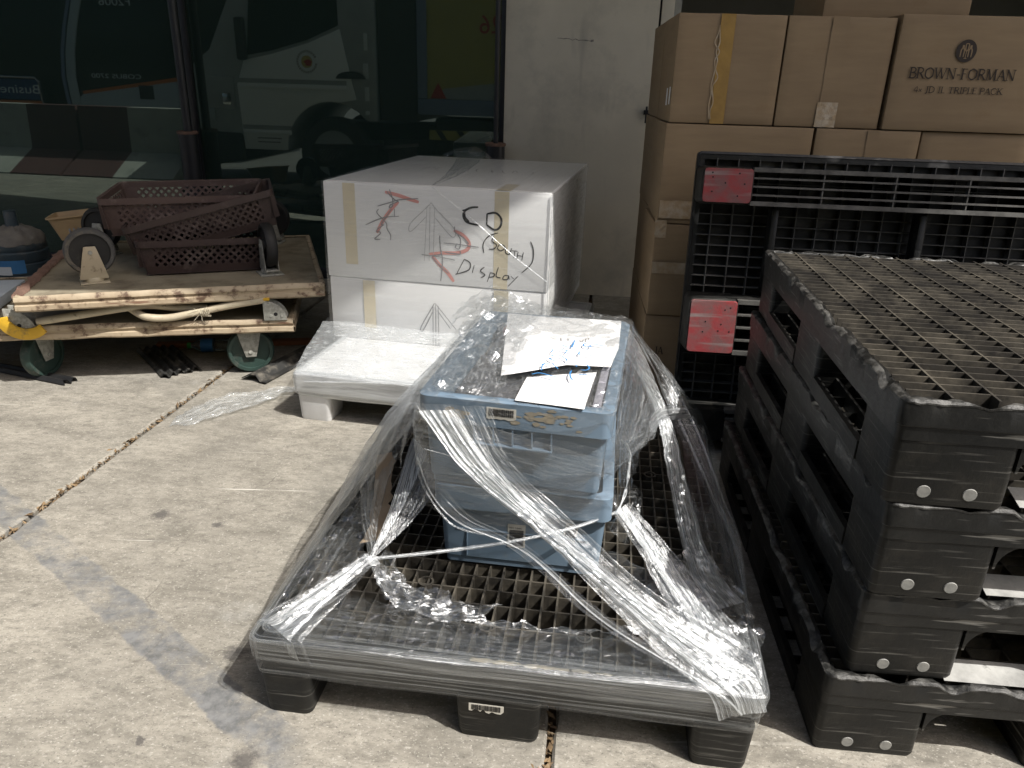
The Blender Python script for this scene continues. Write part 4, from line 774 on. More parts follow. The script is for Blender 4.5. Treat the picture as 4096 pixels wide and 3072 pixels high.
# lattice baskets
def basket(label, M, L_, D, h_, mt, fl=0.03):
    t = thing('plastic_basket', label, 'basket', M, 'plum plastic baskets on the upturned trolley'); g = G()
    secs = [(fl, 0.0), (fl - 0.003, 0.012)]
    g = ring(G(), L_, D, [(0.0, h_), (0.0, h_ - 0.028), (0.004, h_ - 0.028), (0.012, h_ - 0.03), (0.012, h_ - 0.004), (0.004, h_ - 0.001)], 0.035); g.obj('rim', mt, t, smooth=True)
    g = ring(G(), L_, D, [(fl + 0.004, 0.0), (fl - 0.004, 0.035), (fl, 0.035), (fl + 0.008, 0.002)], 0.035); g.obj('base_band', mt, t, smooth=True)
    G().box((fl, fl, 0), (L_ - fl, D - fl, 0.004)).obj('floor', mt, t)
    for side in range(4):
        A = [(0, 0), (L_, 0), (L_, D), (0, D)]; a = Vector((*A[side], 0)); b = Vector((*A[(side+1) % 4], 0)); d = (b - a).normalized(); nr = Vector((-d.y, d.x, 0)); ln = (b - a).length - 0.07
        def P(u, z): return a + d*(0.035 + u) + nr*(fl - (fl - 0.012)*(z/h_) + 0.001) + Vector((0, 0, z))
        z0, z1 = 0.034, h_ - 0.029; hh = z1 - z0; g = G(); st = 0.034; u = -hh
        e0 = ln * 0.14
        while u < ln:
            for sg in (1, -1):
                u0, u1 = (u, u + hh) if sg > 0 else (u + hh, u)
                za, zb = z0, z1
                def clip(ua, ub, za, zb):
                    if ua > ub: ua, ub, za, zb = ub, ua, zb, za
                    if ub < 0 or ua > ln: return None
                    if ua < 0: k = (0 - ua)/(ub - ua); za = za + (zb - za)*k; ua = 0
                    if ub > ln: k = (ln - ua)/(ub - ua); zb = za + (zb - za)*k; ub = ln
                    return ua, ub, za, zb
                c_ = clip(u0, u1, za, zb)
                if c_ and c_[1] - c_[0] > 0.004: g.bar(P(c_[0], c_[2]), P(c_[1], c_[3]), 0.0032, 0.0105, tuple(nr.cross((P(c_[1], c_[3]) - P(c_[0], c_[2])).normalized()))) if False else g.bar(P(c_[0], c_[2]), P(c_[1], c_[3]), 0.0105, 0.003, tuple(nr))
            u += st
        for u0, u1 in ((-0.03, e0*0.5), (ln - e0*0.5, ln + 0.03)):
            g.add([P(u0, z0), P(u1, z0), P(u1, z1), P(u0, z1), P(u0, z0) + nr*0.003, P(u1, z0) + nr*0.003, P(u1, z1) + nr*0.003, P(u0, z1) + nr*0.003], [(0, 1, 2, 3), (7, 6, 5, 4), (0, 4, 5, 1), (1, 5, 6, 2), (2, 6, 7, 3), (3, 7, 4, 0)])
        g.obj('lattice_side', mt, t)
    return t
basket('dark plum lattice basket standing flat on the upturned trolley', TR(-1.625, 3.165, 0.415, 0.36), 0.58, 0.40, 0.15, K['plum_dark'])
basket('plum lattice basket lying tilted in the lowest basket', TR(-1.665, 3.23, 0.452, 0.33, rx=0.0, ry=R(-14)), 0.66, 0.42, 0.16, K['plum'])
basket('faded pinkish lattice basket topmost of the three', TR(-1.82, 3.29, 0.552, 0.22, rx=R(3), ry=R(-1.5)), 0.66, 0.42, 0.17, K['plum_light'])
tb = thing('small_basket', 'small tan plastic basket behind the upturned wheels', 'basket', TR(-2.31, 3.7, 0.432, 0.3, ry=R(-6)))
g = ring(G(), 0.3, 0.2, [(0.0, 0.12), (0.0, 0.112), (0.01, 0.11), (0.04, 0.0), (0.044, 0.004), (0.014, 0.112), (0.012, 0.12)], 0.03); g.obj('tray', K['tan'], tb, smooth=True)
for i in range(6): G().box((0.09 + i*0.02, 0.012, 0.03 + i*0.0), (0.097 + i*0.02, 0.02, 0.09)).obj('slot', K['ink_grey'], tb, M=Matrix.Rotation(R(-12), 4, 'X'))

# water jug
jg = thing('water_jug', 'dusty blue-grey water jug with a blue and white sticker', 'jug', TR(-2.70, 4.02, 0))
wj = mat('dusty_jug_plastic', (0.06, 0.09, 0.11), (0.04, 0.055, 0.07), 0.35, 6, dirt=(0.2, 0.19, 0.17), dscale=6, dth=(0.5, 0.75))
pr = [(0.12, 0), (0.142, 0.01)]
for i in range(5): z = 0.03 + i*0.062; pr += [(0.146, z), (0.146, z + 0.045), (0.139, z + 0.053)]
pr += [(0.146, 0.345), (0.144, 0.365), (0.125, 0.4), (0.08, 0.43), (0.04, 0.445), (0.031, 0.455), (0.03, 0.53), (0.026, 0.532)]
G().lathe(pr, 40).obj('bottle', wj, jg, smooth=True)
g = G(); g.grid([[(0.147*math.cos(a), 0.147*math.sin(a), z) for a in [R(-112 + i*8) for i in range(9)]] for z in (0.222, 0.292)]); o = g.obj('sticker', flat('blue_sticker', (0.06, 0.2, 0.42)), jg)
g = G(); g.grid([[(0.148*math.cos(a), 0.148*math.sin(a), z) for a in [R(-104 + i*6) for i in range(6)]] for z in (0.215, 0.26)]); g.obj('white_panel', flat('white_sticker', (0.6, 0.65, 0.68)), o)
rows = [[((r_*(1 + 0.12*noise.noise(Vector((math.cos(a)*2, math.sin(a)*2, i*.9)))))*math.cos(a), r_*math.sin(a)*(1 + 0.1*noise.noise(Vector((a*2, i, 4)))), z + 0.014*noise.noise(Vector((math.cos(a)*5, math.sin(a)*5, i*1.3)))) for a in [k*2*math.pi/48 for k in range(49)]] for i, (r_, z) in enumerate(((0.036, 0.452), (0.06, 0.447), (0.09, 0.436), (0.12, 0.42), (0.14, 0.395), (0.15, 0.365)))]
g = G(); g.grid(rows); g.obj('crumpled_cover', mat('dusty_bag', (0.24, 0.22, 0.19), (0.15, 0.14, 0.13), 0.8, 14, bump=0.5, bscale=40), jg, smooth=True)

pb = thing('foam_board', 'pale blue foam board resting on the trolley deck by the jug', 'board', TR(-2.62, 2.96, 0.262, 0.25))
G().box((0, 0, 0.002), (0.42, 0.4, 0.05)).obj('foam', mat('pale_blue_foam', (0.62, 0.7, 0.78), (0.56, 0.64, 0.72), 0.7, 10), pb, bevel=0.006)

# things lying on the ground
def channel(name, label, pts, wd, ribs, mt, h_=0.018, cat='strip'):
    a, b = Vector(pts[0]), Vector(pts[1]); d = (b - a).normalized(); nr = Vector((-d.y, d.x, 0)); rows = []; n = 30; prof = []
    for k in range(ribs): prof += [(k, 0.3), (k + 0.3, 1.0), (k + 0.55, 1.0), (k + 0.75, 0.25)]
    prof.append((ribs, 0.3)); lo = [(p[0], max(p[1]*h_ - 0.004, 0.0005)) for p in reversed(prof)]
    full = [(p[0]/ribs - 0.5, p[1]*h_) for p in prof] + [(p[0]/ribs - 0.5, p[1]) for p in lo]; full.append(full[0])
    for i in range(n + 1):
        t = i / n; c = a.lerp(b, t); jit = noise.noise(c*6) * 0.003
        if i == n: rg = 1
        else: rg = 0
        rows.append([c + nr*(x*wd) + d*(rg*0.022*noise.noise(Vector((x*6, 1, wd*9)))) + Vector((0, 0, z + 0.001 + abs(jit))) for x, z in full])
    o = G().grid(rows).obj(name, mt, None, smooth=False); return tag(o, label, cat)
gr = mat('dusty_black_rubber', (0.03, 0.03, 0.028), (0.02, 0.02, 0.019), 0.75, 20, dirt=(0.17, 0.155, 0.13), dscale=14, dth=(0.5, 0.7))
channel('rubber_strip', 'long black rubber channel strip lying past the trolley wheel', ((-2.6, 3.20, 0), (-1.875, 2.945, 0)), 0.07, 2, K['rubber_black'], 0.02)
channel('ribbed_rubber', 'short ribbed piece of black rubber poking out from under the trolley', ((-1.72, 3.40, 0), (-1.455, 3.075, 0)), 0.17, 5, gr, 0.02)
channel('rubber_edging', 'bent dusty rubber edging between trolley wheel and white pallet', ((-0.98, 3.42, 0), (-1.12, 3.015, 0)), 0.13, 1, gr, 0.03)
o = G().bar((-1.72, 3.42, 0.012), (-0.95, 3.56, 0.012), 0.05, 0.022).obj('wood_batten', K['wood'], bevel=0.002); tag(o, 'orange wooden batten on the ground under the trolleys', 'batten')
MBt = TR(-1.545, 3.372, 0.033, 0.16) @ Matrix.Rotation(R(90), 4, 'Y')
bt = thing('water_bottle', 'small clear water bottle with green cap lying under the trolley', 'bottle', MBt)
cl = bpy.data.materials.new('clear_plastic'); cl.use_nodes = True; cl.node_tree.nodes['Principled BSDF'].inputs['Transmission Weight'].default_value = 0.95; cl.node_tree.nodes['Principled BSDF'].inputs['Roughness'].default_value = 0.08; cl.node_tree.nodes['Principled BSDF'].inputs['Base Color'].default_value = (0.7, 0.85, 0.9, 1)
G().lathe([(0.012, 0.0), (0.013, 0.02), (0.03, 0.05), (0.032, 0.06), (0.03, 0.09), (0.032, 0.12), (0.03, 0.15), (0.032, 0.18), (0.031, 0.21), (0.026, 0.215)], 20).obj('body', cl, bt, smooth=True)
G().lathe([(0.0145, -0.004), (0.0145, 0.012), (0.012, 0.013)], 16).obj('cap', flat('green_cap', (0.05, 0.3, 0.06), 0.4), bt); G().lathe([(0.0326, 0.06), (0.0326, 0.115)], 20).obj('sleeve_label', flat('blue_label', (0.05, 0.2, 0.5), 0.4), bt)
# ---------------------------------------------------------------- what stands across the road, behind the camera, and shows in the glass
RZ = -0.2
K['truck_white'] = mat('truck_white_paint', (0.84, 0.85, 0.84), (0.8, 0.81, 0.8), 0.35, 3)
K['truck_grey'] = mat('truck_grey_panel', (0.4, 0.42, 0.42), (0.34, 0.36, 0.36), 0.45, 5)
K['veh_glass'] = mat('vehicle_glass', (0.008, 0.012, 0.011), (0.006, 0.009, 0.009), 0.12, 2, spec=0.25, rvar=0.02)
K['tyre'] = mat('tyre_rubber', (0.02, 0.02, 0.02), (0.03, 0.03, 0.028), 0.8, 12)
K['truck_blue'] = mat('blue_grey_frame', (0.2, 0.24, 0.36), (0.17, 0.2, 0.3), 0.45, 8)
K['truck_yellow'] = mat('yellow_panel', (0.46, 0.4, 0.1), (0.4, 0.35, 0.09), 0.5, 4)
K['chrome'] = mat('chrome', (0.7, 0.7, 0.7), (0.6, 0.6, 0.6), 0.15, 6, metal=1.0)
K['orange'] = flat('orange_stripe', (0.6, 0.16, 0.03)); K['bus_white'] = mat('bus_white', (0.42, 0.46, 0.47), (0.38, 0.42, 0.43), 0.4, 3)
K['bus_blue'] = flat('blue_sign', (0.03, 0.06, 0.16)); K['red_sign'] = flat('red_reflector', (0.5, 0.04, 0.03)); K['white_txt'] = flat('white_lettering', (0.75, 0.75, 0.75))

tk = thing('delivery_truck', 'white delivery truck with a yellow-sided box body mirrored in the glass', 'truck', VM(0, 5.35, RZ))
arc = [(2.95 + 0.62*math.cos(R(a)), 0.5 + 0.62*math.sin(R(a))) for a in range(0, 181, 15)]
cab = [(2.35, 0.62), (2.33, 2.7), (2.5, 2.82), (3.85, 2.8), (4.05, 2.68), (4.55, 1.72), (4.86, 1.5), (4.95, 1.2), (4.95, 0.62), (4.25, 0.6), (4.25, 0.5)] + [(x, z) for x, z in reversed(arc)][0:0]
lower = list(reversed([(2.95 - 0.62*math.cos(R(a)), 0.5 + 0.62*math.sin(R(a))) for a in range(0, 181, 15)]))
poly = [(2.33, 0.9), (2.33, 2.7), (2.5, 2.82), (3.85, 2.8), (4.05, 2.68), (4.55, 1.72), (4.86, 1.5), (4.95, 1.2), (4.95, 0.62), (4.25, 0.6), (4.2, 0.5), (3.57, 0.5)] + [(2.95 + 0.62*math.cos(R(a)), 0.5 + 0.62*math.sin(R(a))) for a in range(12, 141, 16)]
G().prism(poly, 0.0, 2.0).obj('cab', K['truck_grey'], tk, bevel=0.03, ang=40)
door = [(4.17, 0.5), (4.2, 1.3), (4.08, 1.6), (3.7, 1.68), (3.2, 1.82), (2.78, 1.99), (2.66, 1.4), (2.6, 1.16)] + [(2.95 + 0.63*math.cos(R(a)), 0.5 + 0.63*math.sin(R(a))) for a in range(100, 5, -12)] + [(3.58, 0.5)]
dr = G().prism(door, -0.022, 0.02).obj('door', K['truck_white'], tk, bevel=0.008)
win = [(4.03, 1.66), (3.7, 1.72), (3.2, 1.86), (2.8, 2.03), (2.8, 2.6), (3.8, 2.6), (3.92, 2.5)]
G().prism(win, -0.012, 0.0).obj('side_window', K['veh_glass'], tk)
for z, x0, x1 in ((1.30, 2.72, 4.19), (0.725, 3.5, 4.17)):
    G().prism([(x0, z - 0.03), (x1, z - 0.03), (x1, z + 0.004), (x0, z + 0.025)], -0.034, -0.02).obj('trim_strip', K['truck_white'], dr, bevel=0.006)
    G().box((x0, -0.0235, z + 0.03), (x1, -0.0215, z + 0.085)).obj('recess', K['truck_grey'], dr)
G().prism([(2.66 + 0.2*math.cos(a*math.pi/10)*1.0, 1.41 + 0.09*math.sin(a*math.pi/10)) for a in range(11)], -0.03, -0.02).obj('handle', K['rubber_black'], dr, bevel=0.005)
em = G(); em.add([(3.23 + 0.075*math.cos(a*math.pi/12), -0.0235, 1.6 + 0.075*math.sin(a*math.pi/12)) for a in range(24)], [tuple(range(24))]); eo = em.obj('door_emblem', flat('emblem_yellow', (0.6, 0.45, 0.12)), dr)
g = G()
for a in range(26):
    if 11 < a < 14: continue
    t_ = a*2*math.pi/26; c = Vector((3.23 + 0.125*math.cos(t_), -0.0245, 1.6 + 0.125*math.sin(t_))); g.box((-0.009, 0, -0.014), (0.009, 0.001, 0.014), Matrix.Translation(c) @ Matrix.Rotation(-t_ + math.pi/2, 4, 'Y'))
g.obj('emblem_ring', K['ink_grey'], eo)
g = G(); g.add([(3.215 + 0.05*math.cos(a*math.pi/8)*(1 + 0.3*math.sin(a*2)), -0.025, 1.59 + 0.04*math.sin(a*math.pi/8)) for a in range(16)], [tuple(range(16))]); g.obj('emblem_heart', K['red_sign'], eo)
for k, z in enumerate((0.64, 0.59)): G().box((3.65 + 0.02*k, -0.0235, z), (3.98, -0.0225, z + 0.016)).obj('door_lettering', K['ink_grey'], dr)
G().box((2.64, -0.005, 1.22), (2.76, -0.001, 1.28)).obj('side_repeater', flat('amber', (0.45, 0.25, 0.03)), tk)
for z0, z1, w_ in ((1.42, 1.6, 0.07), (1.15, 1.32, 0.06), (0.98, 1.03, 0.06), (1.75, 1.95, 0.05)): G().box((2.43, -0.004, z0), (2.43 + w_, 0.0, z1)).obj('reflector_strip', K['white_txt'], tk, bevel=0.002)
G().prism([(4.07, 2.6), (4.53, 1.76), (4.55, 1.77), (4.09, 2.61)], 0.06, 1.94).obj('windscreen', K['veh_glass'], tk)
G().box((4.0, -0.14, 1.6), (4.12, -0.03, 2.1)).obj('mirror', K['rubber_black'], tk, bevel=0.03)
G().box((4.25, -0.02, 1.0), (4.75, 0.05, 1.4)).obj('corner_panel', K['truck_grey'], tk, bevel=0.02); G().box((4.3, -0.03, 1.05), (4.42, 0.0, 1.2)).obj('headlight', K['chrome'], tk, bevel=0.02); G().box((4.55, -0.025, 0.85), (4.63, 0.0, 1.0)).obj('marker_lamp', K['bus_white'], tk, bevel=0.01)
G().prism([(4.15, 0.36), (4.2, 0.7), (5.05, 0.72), (5.08, 0.55), (4.95, 0.36), (4.6, 0.28)], -0.03, 2.03).obj('bumper', K['rubber_black'], tk, bevel=0.03)
MX = Matrix.Rotation(R(90), 4, 'X')
for y in (0.15, 1.85):
    wl = G().lathe([(0.3, -0.12), (0.44, -0.12), (0.47, -0.09), (0.47, 0.09), (0.44, 0.12), (0.3, 0.12), (0.3, -0.12)], 36, Matrix.Translation((2.95, y, 0.472)) @ MX, cap=False).obj('wheel', K['tyre'], tk, smooth=True); G().lathe([(0.3, -0.1), (0.3, 0.1), (0.12, 0.1), (0.1, 0.15), (0.02, 0.15)], 24, Matrix.Translation((2.95, y, 0.472)) @ MX).obj('rim', K['truck_grey'], wl, smooth=True)
for y in (0.3, 1.9):
    wl = G().lathe([(0.3, -0.2), (0.44, -0.2), (0.47, -0.17), (0.47, 0.17), (0.44, 0.2), (0.3, 0.2)], 36, Matrix.Translation((-1.3, y, 0.472)) @ MX).obj('wheel', K['tyre'], tk, smooth=True)
G().box((-2.3, 0.7, 0.62), (4.2, 1.5, 0.85)).obj('chassis', K['rubber_black'], tk); G().box((0.6, 0.1, 0.5), (1.6, 0.6, 0.98)).obj('fuel_tank', K['rubber_black'], tk, bevel=0.05)
G().box((-2.4, 0.02, 1.01), (1.80, 0.12, 1.20)).obj('bottom_rail', K['truck_blue'], tk, bevel=0.01); G().box((1.68, 0.015, 1.203), (1.80, 0.13, 3.0)).obj('corner_post', K['truck_blue'], tk, bevel=0.01)
G().box((1.82, 0.05, 0.92), (2.31, 2.1, 3.0)).obj('headboard', K['rubber_black'], tk); G().box((-2.35, 0.14, 0.12), (2.3, 0.2, 0.69)).obj('side_guard', K['rubber_black'], tk)
G().box((-2.4, 0.05, 1.201), (1.679, 2.15, 3.0)).obj('box_body', K['truck_yellow'], tk)
g = G(); g.add([(1.67, 0.046, 1.205), (0.4, 0.046, 1.205), (0.4, 0.046, 1.46), (1.45, 0.046, 1.33)], [(0, 1, 2, 3)]); g.obj('dark_stripe', K['truck_grey'], tk)
g = G(); g.add([(1.64, 0.043, 1.21), (1.43, 0.043, 1.21), (1.535, 0.043, 1.40)], [(0, 1, 2)]); g.obj('warning_triangle', K['red_sign'], tk)
word('side_number', '26', 0.3, K['red_sign'], tk, Matrix.Translation((0.72, 0.044, 1.98)) @ MX)
st = G().box((0.2, 0.06, 0.70), (1.66, 0.09, 0.82)).obj('hazard_board', K['truck_yellow'], tk)
for i in range(5): G().prism([(0.3 + i*0.28, 0.702), (0.38 + i*0.28, 0.702), (0.46 + i*0.28, 0.818), (0.38 + i*0.28, 0.818)], 0.057, 0.0595).obj('chevron', K['rubber_black'], st)

def barrier(label, x0, x1, band, white_first):
    t = thing('concrete_barrier', label, 'barrier', VM(0, 5.42, RZ), 'painted concrete barriers'); c = 0.3
    pr = [(-0.36, 0), (-0.36, 0.085), (0.165, 0.37), (0.205, 0.96), (0.4, 0.96), (0.44, 0.37), (0.96, 0.085), (0.96, 0)]
    wm = bpy.data.materials.get('barrier_white') or mat('barrier_white', (0.5, 0.5, 0.45), (0.4, 0.41, 0.37), 0.75, 3, dirt=(0.25, 0.25, 0.22), dscale=4, dth=(0.55, 0.75)); rm_ = bpy.data.materials.get('barrier_maroon') or mat('barrier_maroon', (0.13, 0.065, 0.06), (0.1, 0.05, 0.048), 0.75, 3)
    segs = [(x0, band, wm if white_first else rm_), (band, x1, rm_ if white_first else wm)]
    for a, b, m_ in segs:
        g = G(); k = len(pr); g.add([(xx, y, z) for xx in (a, b) for y, z in pr], [tuple(range(k)), tuple(reversed(range(k, 2*k)))] + [(i, k+i, k+(i+1) % k, (i+1) % k) for i in range(k)])
        g.obj('white_section' if m_ is wm else 'maroon_section', m_, t)
    return t
barrier('concrete barrier nearest the truck bumper, maroon then white', 5.12, 6.715, 5.98, True)
barrier('concrete barrier with its maroon half beside the joint, in front of the bus', 6.755, 8.6, 7.49, False)
barrier('concrete barrier at the far end of the line by the bus', 8.64, 10.6, 9.6, True)

bs = thing('airport_bus', 'dark-windowed airport bus with an orange stripe mirrored in the glass', 'bus', VM(0, 8.2, RZ))
G().box((5.4, 0.0, 0.3), (13.5, 2.9, 3.0)).obj('body', K['veh_glass'], bs, bevel=0.05)
G().prism([(5.42, 0.35), (8.55, 0.35), (8.45, 0.98), (8.38, 1.03), (5.42, 1.45)], -0.012, 0.0).obj('lower_panel', K['bus_white'], bs)
G().prism([(5.42, 1.45), (8.38, 1.03), (8.38, 1.08), (5.42, 1.52)], -0.014, -0.002).obj('orange_stripe', K['orange'], bs)
pp = [(8.58, 0.5), (8.62, 0.98), (8.63, 1.3), (8.57, 1.7), (8.45, 2.1), (8.28, 2.55), (8.1, 2.98)]
G().prism([(x, z) for x, z in pp] + [(x - 0.17, z) for x, z in reversed(pp)], -0.03, 0.0).obj('pillar', K['bus_white'], bs, bevel=0.01)
G().prism([(x + 0.09, z) for x, z in pp] + [(x + 0.03, z) for x, z in reversed(pp)], -0.02, 0.0).obj('pillar_edge', K['truck_blue'], bs)
word('lettering', 'COBUS 2700', 0.1, K['white_txt'], bs, Matrix.Translation((7.27, -0.004, 1.3)) @ MX, 0.9); word('fleet_number', 'F2006', 0.17, K['white_txt'], bs, Matrix.Translation((7.27, -0.004, 2.42)) @ MX, 0.55)
G().box((7.08, -0.02, 0.98), (7.34, -0.011, 1.2)).obj('flap', K['rubber_black'], bs, bevel=0.003)
sg = G().box((9.03, -0.25, 0.92), (10.2, -0.22, 1.24)).obj('sign_panel', K['bus_blue'], bs)
word('sign_lettering', 'Business', 0.2, K['white_txt'], sg, Matrix.Translation((8.98, -0.254, 1.02)) @ MX, 0.95)
G().tube([(8.98, -0.24, 0.3), (9.0, -0.24, 1.2), (9.06, -0.24, 1.27), (10.3, -0.24, 1.28)], 0.018, 8).obj('rail', K['chrome'], bs, smooth=True)
G().box((9.0, -0.26, 0.80), (10.2, -0.2, 0.90)).obj('orange_band', K['orange'], bs)
# ---------------------------------------------------------------- stretch film
F_clear = film_mat('clear_film', 0.015, 0.2, bump=0.5, rough=0.16, su=200, sv=7, crinkle=30, th=(0.55, 0.76), gloss=0.06, edge=0.05)
F_deck = film_mat('flat_film', 0.0, 0.12, bump=0.4, rough=0.15, su=60, sv=14, crinkle=22, th=(0.55, 0.74), gloss=0.05, edge=0.02)
F_skirt = film_mat('edge_film', 0.0, 0.3, bump=0.3, rough=0.3, su=330, sv=1.3, crinkle=14, th=(0.5, 0.72), gloss=0.05, edge=0.03)
F_streak = film_mat('streaky_film', 0.0, 0.5, bump=0.4, rough=0.22, su=420, sv=2.0, crinkle=26, th=(0.5, 0.7), gloss=0.1, edge=0.08)
F_dense = film_mat('gathered_film', 0.02, 0.85, bump=0.5, rough=0.32, su=520, sv=2.5, crinkle=40, th=(0.47, 0.64), gloss=0.22, edge=0.12)
F_crumple = film_mat('crumpled_film', 0.0, 0.2, bump=0.25, rough=0.2, su=110, sv=30, crinkle=40, th=(0.55, 0.74), gloss=0.09, edge=0.06)
F_glint = film_mat('glinting_film', 0.0, 0.3, bump=0.3, rough=0.25, su=160, sv=30, crinkle=50, th=(0.52, 0.72), gloss=0.18, edge=0.08)
def seat(p):                            # film points written as plain tuples lie round the crates
    if isinstance(p, Vector): return p.copy()
    x, y, z = p; k = min(max((z - 0.30) / 0.3, 0), 1) if -0.45 < x < 0.56 and y < 2.05 else 0
    return Vector((x + 0.008*k*(1 if x > 0.1 else -1), y + k*(0.062 + 0.045*max(0, (y - 1.37)/0.55)), z - 0.03*k))
def curve(ps, n):
    ps = [seat(p) for p in ps]
    if len(ps) == 1: return [ps[0].copy() for _ in range(n + 1)]
    seg = [(b - a).length + 1e-6 for a, b in zip(ps, ps[1:])]; tot = sum(seg); out = []
    for k in range(n + 1):
        t = k / n * tot; i = 0
        while i < len(seg) - 1 and t > seg[i]: t -= seg[i]; i += 1
        t /= seg[i]; t = min(t, 1); p0, a, b, p3 = ps[max(i-1, 0)], ps[i], ps[i+1], ps[min(i+2, len(ps)-1)]
        out.append(0.5*((2*a) + (b-p0)*t + (2*p0-5*a+4*b-p3)*t*t + (3*a-p0-3*b+p3)*t**3))
    return out
def nvec(p, s): return Vector((noise.noise(p*s), noise.noise(p*s + Vector((31, 7, 3))), noise.noise(p*s + Vector((5, 19, 43)))))
def film(name, A, B, nu, nv, mt, par, pleat=0.0, pf=10, cr=0.003, cs=16, seed=0, sag=0.0, ragA=0.0, ragB=0.0, smooth=True, ridge=0.0, pinA=False):
    a = curve(A, nv); b = curve(B, nv); rows = []; uvs = []; sd = Vector((seed*3.7, seed*1.3, seed*2.1)); L_ = sum((a[i+1]-a[i]).length for i in range(nv))*0.5 + sum((b[i+1]-b[i]).length for i in range(nv))*0.5
    for i in range(nv + 1):
        v = i / nv; dv = (a[min(i+1, nv)] - a[max(i-1, 0)]) + (b[min(i+1, nv)] - b[max(i-1, 0)]); wv = b[i] - a[i]; n = dv.cross(wv)
        if n.length < 1e-9: n = Vector((0, 0, 1))
        n.normalize(); rr = []; uu = []; wl = wv.length; f_end = min(1, 6*min(v, 1 - v) + 0.25)
        ea = noise.noise(Vector((v*L_*22, seed, 1.5))) * ragA; eb = noise.noise(Vector((v*L_*22, seed, 8.5))) * ragB
        for j in range(nu + 1):
            u = j / nu; uw = u + (ea*(1-u) + eb*u) / max(wl, 0.02); p = a[i] + wv*uw
            d = pleat * (noise.noise(Vector((u*pf, v*0.5, seed*2.2))) + 0.5*noise.noise(Vector((u*pf*2.3, v*0.9, seed*2.2 + 5)))) * f_end * min(1, wl/0.03)
            d += -sag * math.sin(math.pi*u) * math.sin(math.pi*v)
            if ridge: d += ridge * (0.35 - abs(noise.noise((p + sd)*cs*0.8)))
            p = p + n*d + nvec(p + sd, cs) * cr * min(1, wl/0.02) + nvec(p + sd, cs*2.7) * cr*0.4
            rr.append(p); uu.append((u*wl*1.0 + seed, v*L_))
        rows.append(rr); uvs.append(uu)
    g = G(); g.grid(rows, uvs); return g.obj(name, mt, par, smooth=smooth)
def strand(name, pts, r, mt, par, seed=0):
    c = curve(pts, 40); g = G(); n = 6; rows = []; uvs = []
    for i, p in enumerate(c):
        d = (c[min(i+1, 40)] - c[max(i-1, 0)]).normalized(); e = d.cross(Vector((0.2, 0.4, 0.9))).normalized(); f = d.cross(e)
        rr = r*(0.75 + 0.5*abs(noise.noise(Vector((i*.4, seed, 2)))))
        rows.append([p + rr*(math.cos(a)*e*(1 + 0.5*math.sin(i*.8)) + math.sin(a)*f) for a in [k*2*math.pi/n for k in range(n + 1)]]); uvs.append([(k*0.004, i*0.01) for k in range(n + 1)])
    g.grid(rows, uvs); return g.obj(name, mt, par, smooth=True)

sf = thing('stretch_film', 'clear stretch film tied over the blue crates and the black pallet', 'film')
def PW(x, y, z): return MW @ Vector((x, y, z))          # wrapped pallet coordinates
kn = Vector((-0.300, 1.365, 0.275))
# band wound round the pallet edge
def skirt(M, Wd, D, prof, seed, name, mt, amp=0.004, par=sf):
    rows = []; uvs = []; per = []
    loop = rrect(Wd/2, D/2, 0.022, 6); m_ = len(loop); dense = []
    for i in range(m_):
        a, b = loop[i], loop[(i+1) % m_]; k = max(1, int(math.hypot(a[0]-b[0], a[1]-b[1])/0.03))
        for j in range(k): dense.append((a[0] + (b[0]-a[0])*j/k, a[1] + (b[1]-a[1])*j/k))
    dense.append(dense[0])
    for i, (ins, z) in enumerate(prof):
        row = []; ur = []; dist = 0
        for j, (x, y) in enumerate(dense):
            kx = (Wd/2 - ins)/(Wd/2); ky = (D/2 - ins)/(D/2); q = noise.noise(Vector((x*5, y*5, z*30 + seed)))*amp + noise.noise(Vector((x*1.5, y*1.5, z*60 + seed)))*amp
            row.append(M @ Vector((x*kx*(1 + q*0.3) + Wd/2, y*ky*(1 + q*0.3) + D/2, z + q)))
            if j: dist += math.hypot(x - dense[j-1][0], y - dense[j-1][1])
            ur.append((i*0.012 + seed, dist))
        rows.append(row); uvs.append(ur)
    g = G(); g.grid(rows, uvs); return g.obj(name, mt, par, smooth=True)
skirt(MW, 1.0, 1.2, [(0.075, 0.2005), (0.03, 0.2015), (0.004, 0.2015), (-0.004, 0.196), (-0.005, 0.175), (-0.004, 0.15), (-0.004, 0.13), (-0.002, 0.108)], 1, 'edge_wrap', F_skirt)
skirt(MW, 1.0, 1.2, [(0.02, 0.204), (-0.002, 0.2035), (-0.008, 0.197), (-0.009, 0.17), (-0.008, 0.148)], 7, 'edge_wrap', F_skirt, 0.006)
skirt(MW, 1.0, 1.2, [(0.0, 0.204), (-0.010, 0.199), (-0.011, 0.188), (-0.010, 0.176)], 13, 'edge_wrap', F_streak, 0.008)
